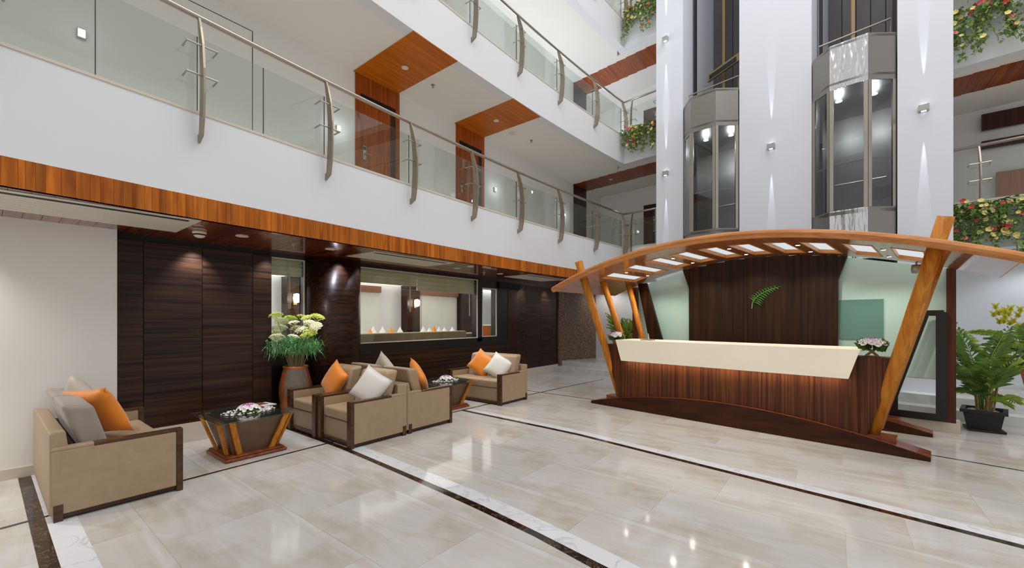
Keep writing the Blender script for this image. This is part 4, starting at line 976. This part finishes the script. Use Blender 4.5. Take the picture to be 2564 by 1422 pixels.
# ------------------------------------------------------------------ sofas, cushions, tables
def pillow_mesh(w, h, th, m, name='cushion', n=10, pinch=.12):
    mb = MB(); top = []; idx = {}
    vs = []; fs = []
    for sd in (1, -1):
        for i in range(n + 1):
            for j in range(n + 1):
                u = -1 + 2 * i / n; v = -1 + 2 * j / n
                e = (1 - abs(u) ** 2.6) * (1 - abs(v) ** 2.6); q = max(0, e) ** .42
                k = 1 - pinch * (1 - max(abs(u), abs(v)) ** 1) * 0 - pinch * ((1 - u * u) * abs(v) ** 3 + (1 - v * v) * abs(u) ** 3) * .6
                idx[(sd, i, j)] = len(vs); vs.append((u * w / 2 * k, sd * th / 2 * q, v * h / 2 * k))
        for i in range(n):
            for j in range(n):
                fs.append((idx[(sd, i, j)], idx[(sd, i + 1, j)], idx[(sd, i + 1, j + 1)], idx[(sd, i, j + 1)])[::sd])
    mb.add(vs, fs); me = mb.mesh(name, m, True, False)
    bm = bmesh.new(); bm.from_mesh(me); bmesh.ops.remove_doubles(bm, verts=bm.verts, dist=.0005); bmesh.ops.recalc_face_normals(bm, faces=bm.faces); bm.to_mesh(me); bm.free()
    return me
def sofa(name, W_, D_, lab, cat, nb, loc, rz, group):
    t = thing(name, lab, cat, (0, 0, 0), 0, group); a = .085; hx = W_ / 2; A = .545
    MB().box(-hx + .03, hx - .03, .03, D_ - .03, .015, .06).build('plinth', 'frame', t)
    for sx in (-1, 1):
        x0, x1 = sorted((sx * hx, sx * (hx - a)))
        arm = MB().box(x0 + .004, x1 - .004, .045, D_ - .008, .05, A - .022).build('arm', 'leather', t, .008, 3)
        MB().box(x0, x1, .0, .045, 0.002, A).build('arm_post', 'frame', arm, .003)
        MB().box(x0 + .002, x1 - .002, .045, D_ * .70, A - .022, A).build('arm_cap', 'frame', arm, .003)
        MB().box(x0 + .004, x1 - .004, D_ * .70, D_ - .008, A - .024, A + .004).build('arm_pad', 'leather', arm, .008, 2)
        MB().box(x0 - .001, x1 + .001, D_ - .07, D_ - .02, .002, .125).build('back_leg', 'frame', t)
    MB().box(-hx + a, hx - a, .05, .12, .05, .285).build('seat_front', 'leather', t, .008, 3)
    MB().box(-hx + a, hx - a, .10, D_ - .1, .06, .27).build('seat_base', 'leather', t)
    MB().box(-hx + a + .004, hx - a - .004, .03, D_ - .16, .29, .425).build('seat_cushion', 'leather', t, .035, 4)
    MB().hexa([(-hx + .006, D_ - .15, .05), (hx - .006, D_ - .15, .05), (hx - .006, D_, .05), (-hx + .006, D_, .05), (-hx + a, D_ - .09, .655), (hx - a, D_ - .09, .655), (hx - .006, D_, .66), (-hx + .006, D_, .66)]).build('back_frame', 'leather', t, .012, 3)
    iw = (W_ - 2 * a) / nb
    for i in range(nb):
        x0 = -hx + a + i * iw + .006; x1 = x0 + iw - .012
        MB().hexa([(x0, D_ - .36, .40), (x1, D_ - .36, .40), (x1, D_ - .19, .42), (x0, D_ - .19, .42), (x0, D_ - .24, .83), (x1, D_ - .24, .83), (x1, D_ - .06, .85), (x0, D_ - .06, .85)]).build('back_cushion', 'leather', t, .04, 4)
    t.location = loc; t.rotation_euler = (0, 0, rz); return t
PI = math.pi
s1 = sofa('sofa', 1.50, .79, 'taupe two-seat sofa at the left, seen from its side, with an orange cushion', 'sofa', 2, (-5.285, 1.10, 0), PI, 'lounge sofas')
s2 = sofa('sofa', 1.32, .80, 'taupe two-seat sofa at the far end of the lounge with orange and white cushions', 'sofa', 2, (-5.24, 5.545, 0), 0, 'lounge sofas')
a1 = sofa('armchair', .775, .80, 'taupe armchair nearest the camera, holding a white cushion', 'armchair', 1, (-4.785, 2.62, 0), 0, 'lounge armchairs')
def clone(src, loc, rz, lab):
    c = dup(src); c.location = loc; c.rotation_euler = (0, 0, rz); c['label'] = lab; return c
clone(a1, (-5.57, 2.60, 0), 0, 'taupe armchair beside the vase, holding an orange cushion')
clone(a1, (-4.80, 4.235, 0), PI, 'taupe armchair back to back with the nearest one, facing the far sofa')
clone(a1, (-5.585, 4.22, 0), PI, 'taupe armchair in the middle by the dark wall, facing the far sofa')
for o in s1.children:
    if o.name.startswith('back_cushion'): o.data.materials.clear(); o.data.materials.append(M['greycush'])
CUS = {}
def cushion(c, loc, rot, lab, s=.42):
    if c not in CUS: CUS[c] = pillow_mesh(.44, .44, .15, c)
    o = inst('cushion', CUS[c], None, loc, rot, s / .42); return tag(o, lab, 'cushion', 'scatter cushions')
d45 = math.radians(45)
def lean(facing, tilt, roll): # facing angle about z, tilt back, roll in plane
    return (Matrix.Rotation(facing, 3, 'Z') @ Matrix.Rotation(tilt, 3, 'X') @ Matrix.Rotation(roll, 3, 'Y')).to_euler()
cushion('orange', (-5.30, .66, .665), lean(PI + .55, -.45, .10), 'orange cushion leaning in the left sofa', .46)
cushion('beige', (-5.62, .60, .72), lean(PI + .3, -.3, .8), 'beige cushion behind the orange one in the left sofa', .42)
cushion('silver', (-4.63, 3.03, .65), lean(.45, -.34, .5), 'pale silver cushion on the nearest armchair', .41)
cushion('orange', (-5.47, 3.01, .66), lean(.05, -.32, .5), 'orange cushion on the armchair beside the vase', .42)
cushion('orange', (-4.70, 3.86, .68), lean(PI - .5, -.42, .75), 'orange cushion half hidden on the armchair facing away', .42)
cushion('beige', (-5.44, 3.80, .74), lean(PI, -.2, .8), 'beige cushion peeking over the middle armchair back', .40)
cushion('orange', (-5.42, 5.98, .65), lean(.45, -.35, .62), 'orange cushion on the far sofa', .42)
cushion('silver', (-4.96, 5.95, .62), lean(.55, -.4, .55), 'pale silver cushion on the far sofa', .42)
def table(loc, lab, seed):
    t = thing('coffee_table', lab, 'coffee table', (0, 0, 0), 0, 'glass topped coffee tables'); r = random.Random(seed)
    b = MB().box(-.305, .305, -.31, .31, .003, .035).build('base', 'endwood', t, .012, 2)
    MB().box(-.285, .285, -.29, .29, .035, .055).build('base_step', 'endwood', b, .01, 2)
    B0, B1, T0_, T1_ = .21, .215, .33, .32
    MB().hexa([(-B0, -B1, .055), (B0, -B1, .055), (B0, B1, .055), (-B0, B1, .055), (-T0_, -T1_, .43), (T0_, -T1_, .43), (T0_, T1_, .43), (-T0_, T1_, .43)]).build('body', 'bronze', t)
    for sx in (-1, 1):
        for sy in (-1, 1):
            for ax in (0, 1):
                w_ = .055; th = .03
                bx, by, tx, ty = sx * (B0 + .02), sy * (B1 + .02), sx * (T0_ + .03), sy * (T1_ + .03)
                if ax == 0: f = lambda X, Y, k, e: (X - sx * (k * w_ + (0 if 0 else .05)), Y - sy * (e * th - th), 0)
                else: f = lambda X, Y, k, e: (X - sx * (e * th - th), Y - sy * (k * w_ + .05), 0)
                lo = [f(bx, by, k, e) for k, e in ((0, 0), (1, 0), (1, 1), (0, 1))]; hi = [f(tx, ty, k, e) for k, e in ((0, 0), (1, 0), (1, 1), (0, 1))]
                MB().hexa([(p[0], p[1], .055) for p in lo] + [(p[0], p[1], .436) for p in hi]).build('leg', 'post', t, .003)
    MB().box(-.3, .3, -.3, .3, .40, .436).build('apron', 'gap', t)
    MB().box(-.445, .445, -.415, .415, .438, .450).build('glass_top', 'tableglass', t, .003)
    t.location = loc; return t
t1 = table((-5.29, 1.87, 0), 'glass topped coffee table with flared timber legs beside the left sofa', 1)
t2 = table((-5.30, 4.90, 0), 'glass topped coffee table half hidden behind the armchairs', 2)
def table_flowers(c, lab, seed):
    r = random.Random(seed); t = thing('table_flowers', lab, 'flowers', c)
    pb_ = MB()
    for i in range(150):
        a = r.uniform(0, 6.28); q = math.sqrt(r.random()); s = r.uniform(.008, .016)
        pb_.lathe([(0, -s * .6), (s, 0), (0, s * .7)], 5, (c[0] + .17 * q * math.cos(a), c[1] + .27 * q * math.sin(a), c[2] + s * .6))
    o = pb_.build('pebbles', 'pebble', t); o['kind'] = 'stuff'
    MB().lathe([(.10, 0), (.11, .03), (.09, .035)], 16, c).build('moss_pad', 'leafg', t)
    for i in range(40):
        a = i * 2.399; rr = math.sqrt((i + .5) / 40); h = math.sqrt(max(0, 1 - rr * rr * .95))
        inst('blossom', ROS['petw' if rr > .6 or i % 3 == 0 else 'petp'], t, (c[0] + rr * .11 * math.cos(a), c[1] + rr * .11 * math.sin(a), c[2] + .02 + h * .065), face_rot((rr * math.cos(a), rr * math.sin(a), .4 + h * .6)), .022)
table_flowers((-5.28, 1.88, .4505), 'white and purple flower dome among pebbles on the near coffee table', 1)
table_flowers((-5.28, 4.92, .4505), 'white flower dome among pebbles on the far coffee table', 2)
t = thing('magazine', 'magazine and loose papers at the back corner of the near table', 'magazine', (-5.5, 2.17, .4505))
MB().prism([(-5.66, 2.06), (-5.44, 2.10), (-5.47, 2.26), (-5.69, 2.22)], .4505, .458).build('paper_stack', 'paper', t)
MB().prism([(-5.68, 2.0), (-5.52, 2.04), (-5.55, 2.2), (-5.70, 2.16)], .458, .462).build('cover', 'magazine', t)
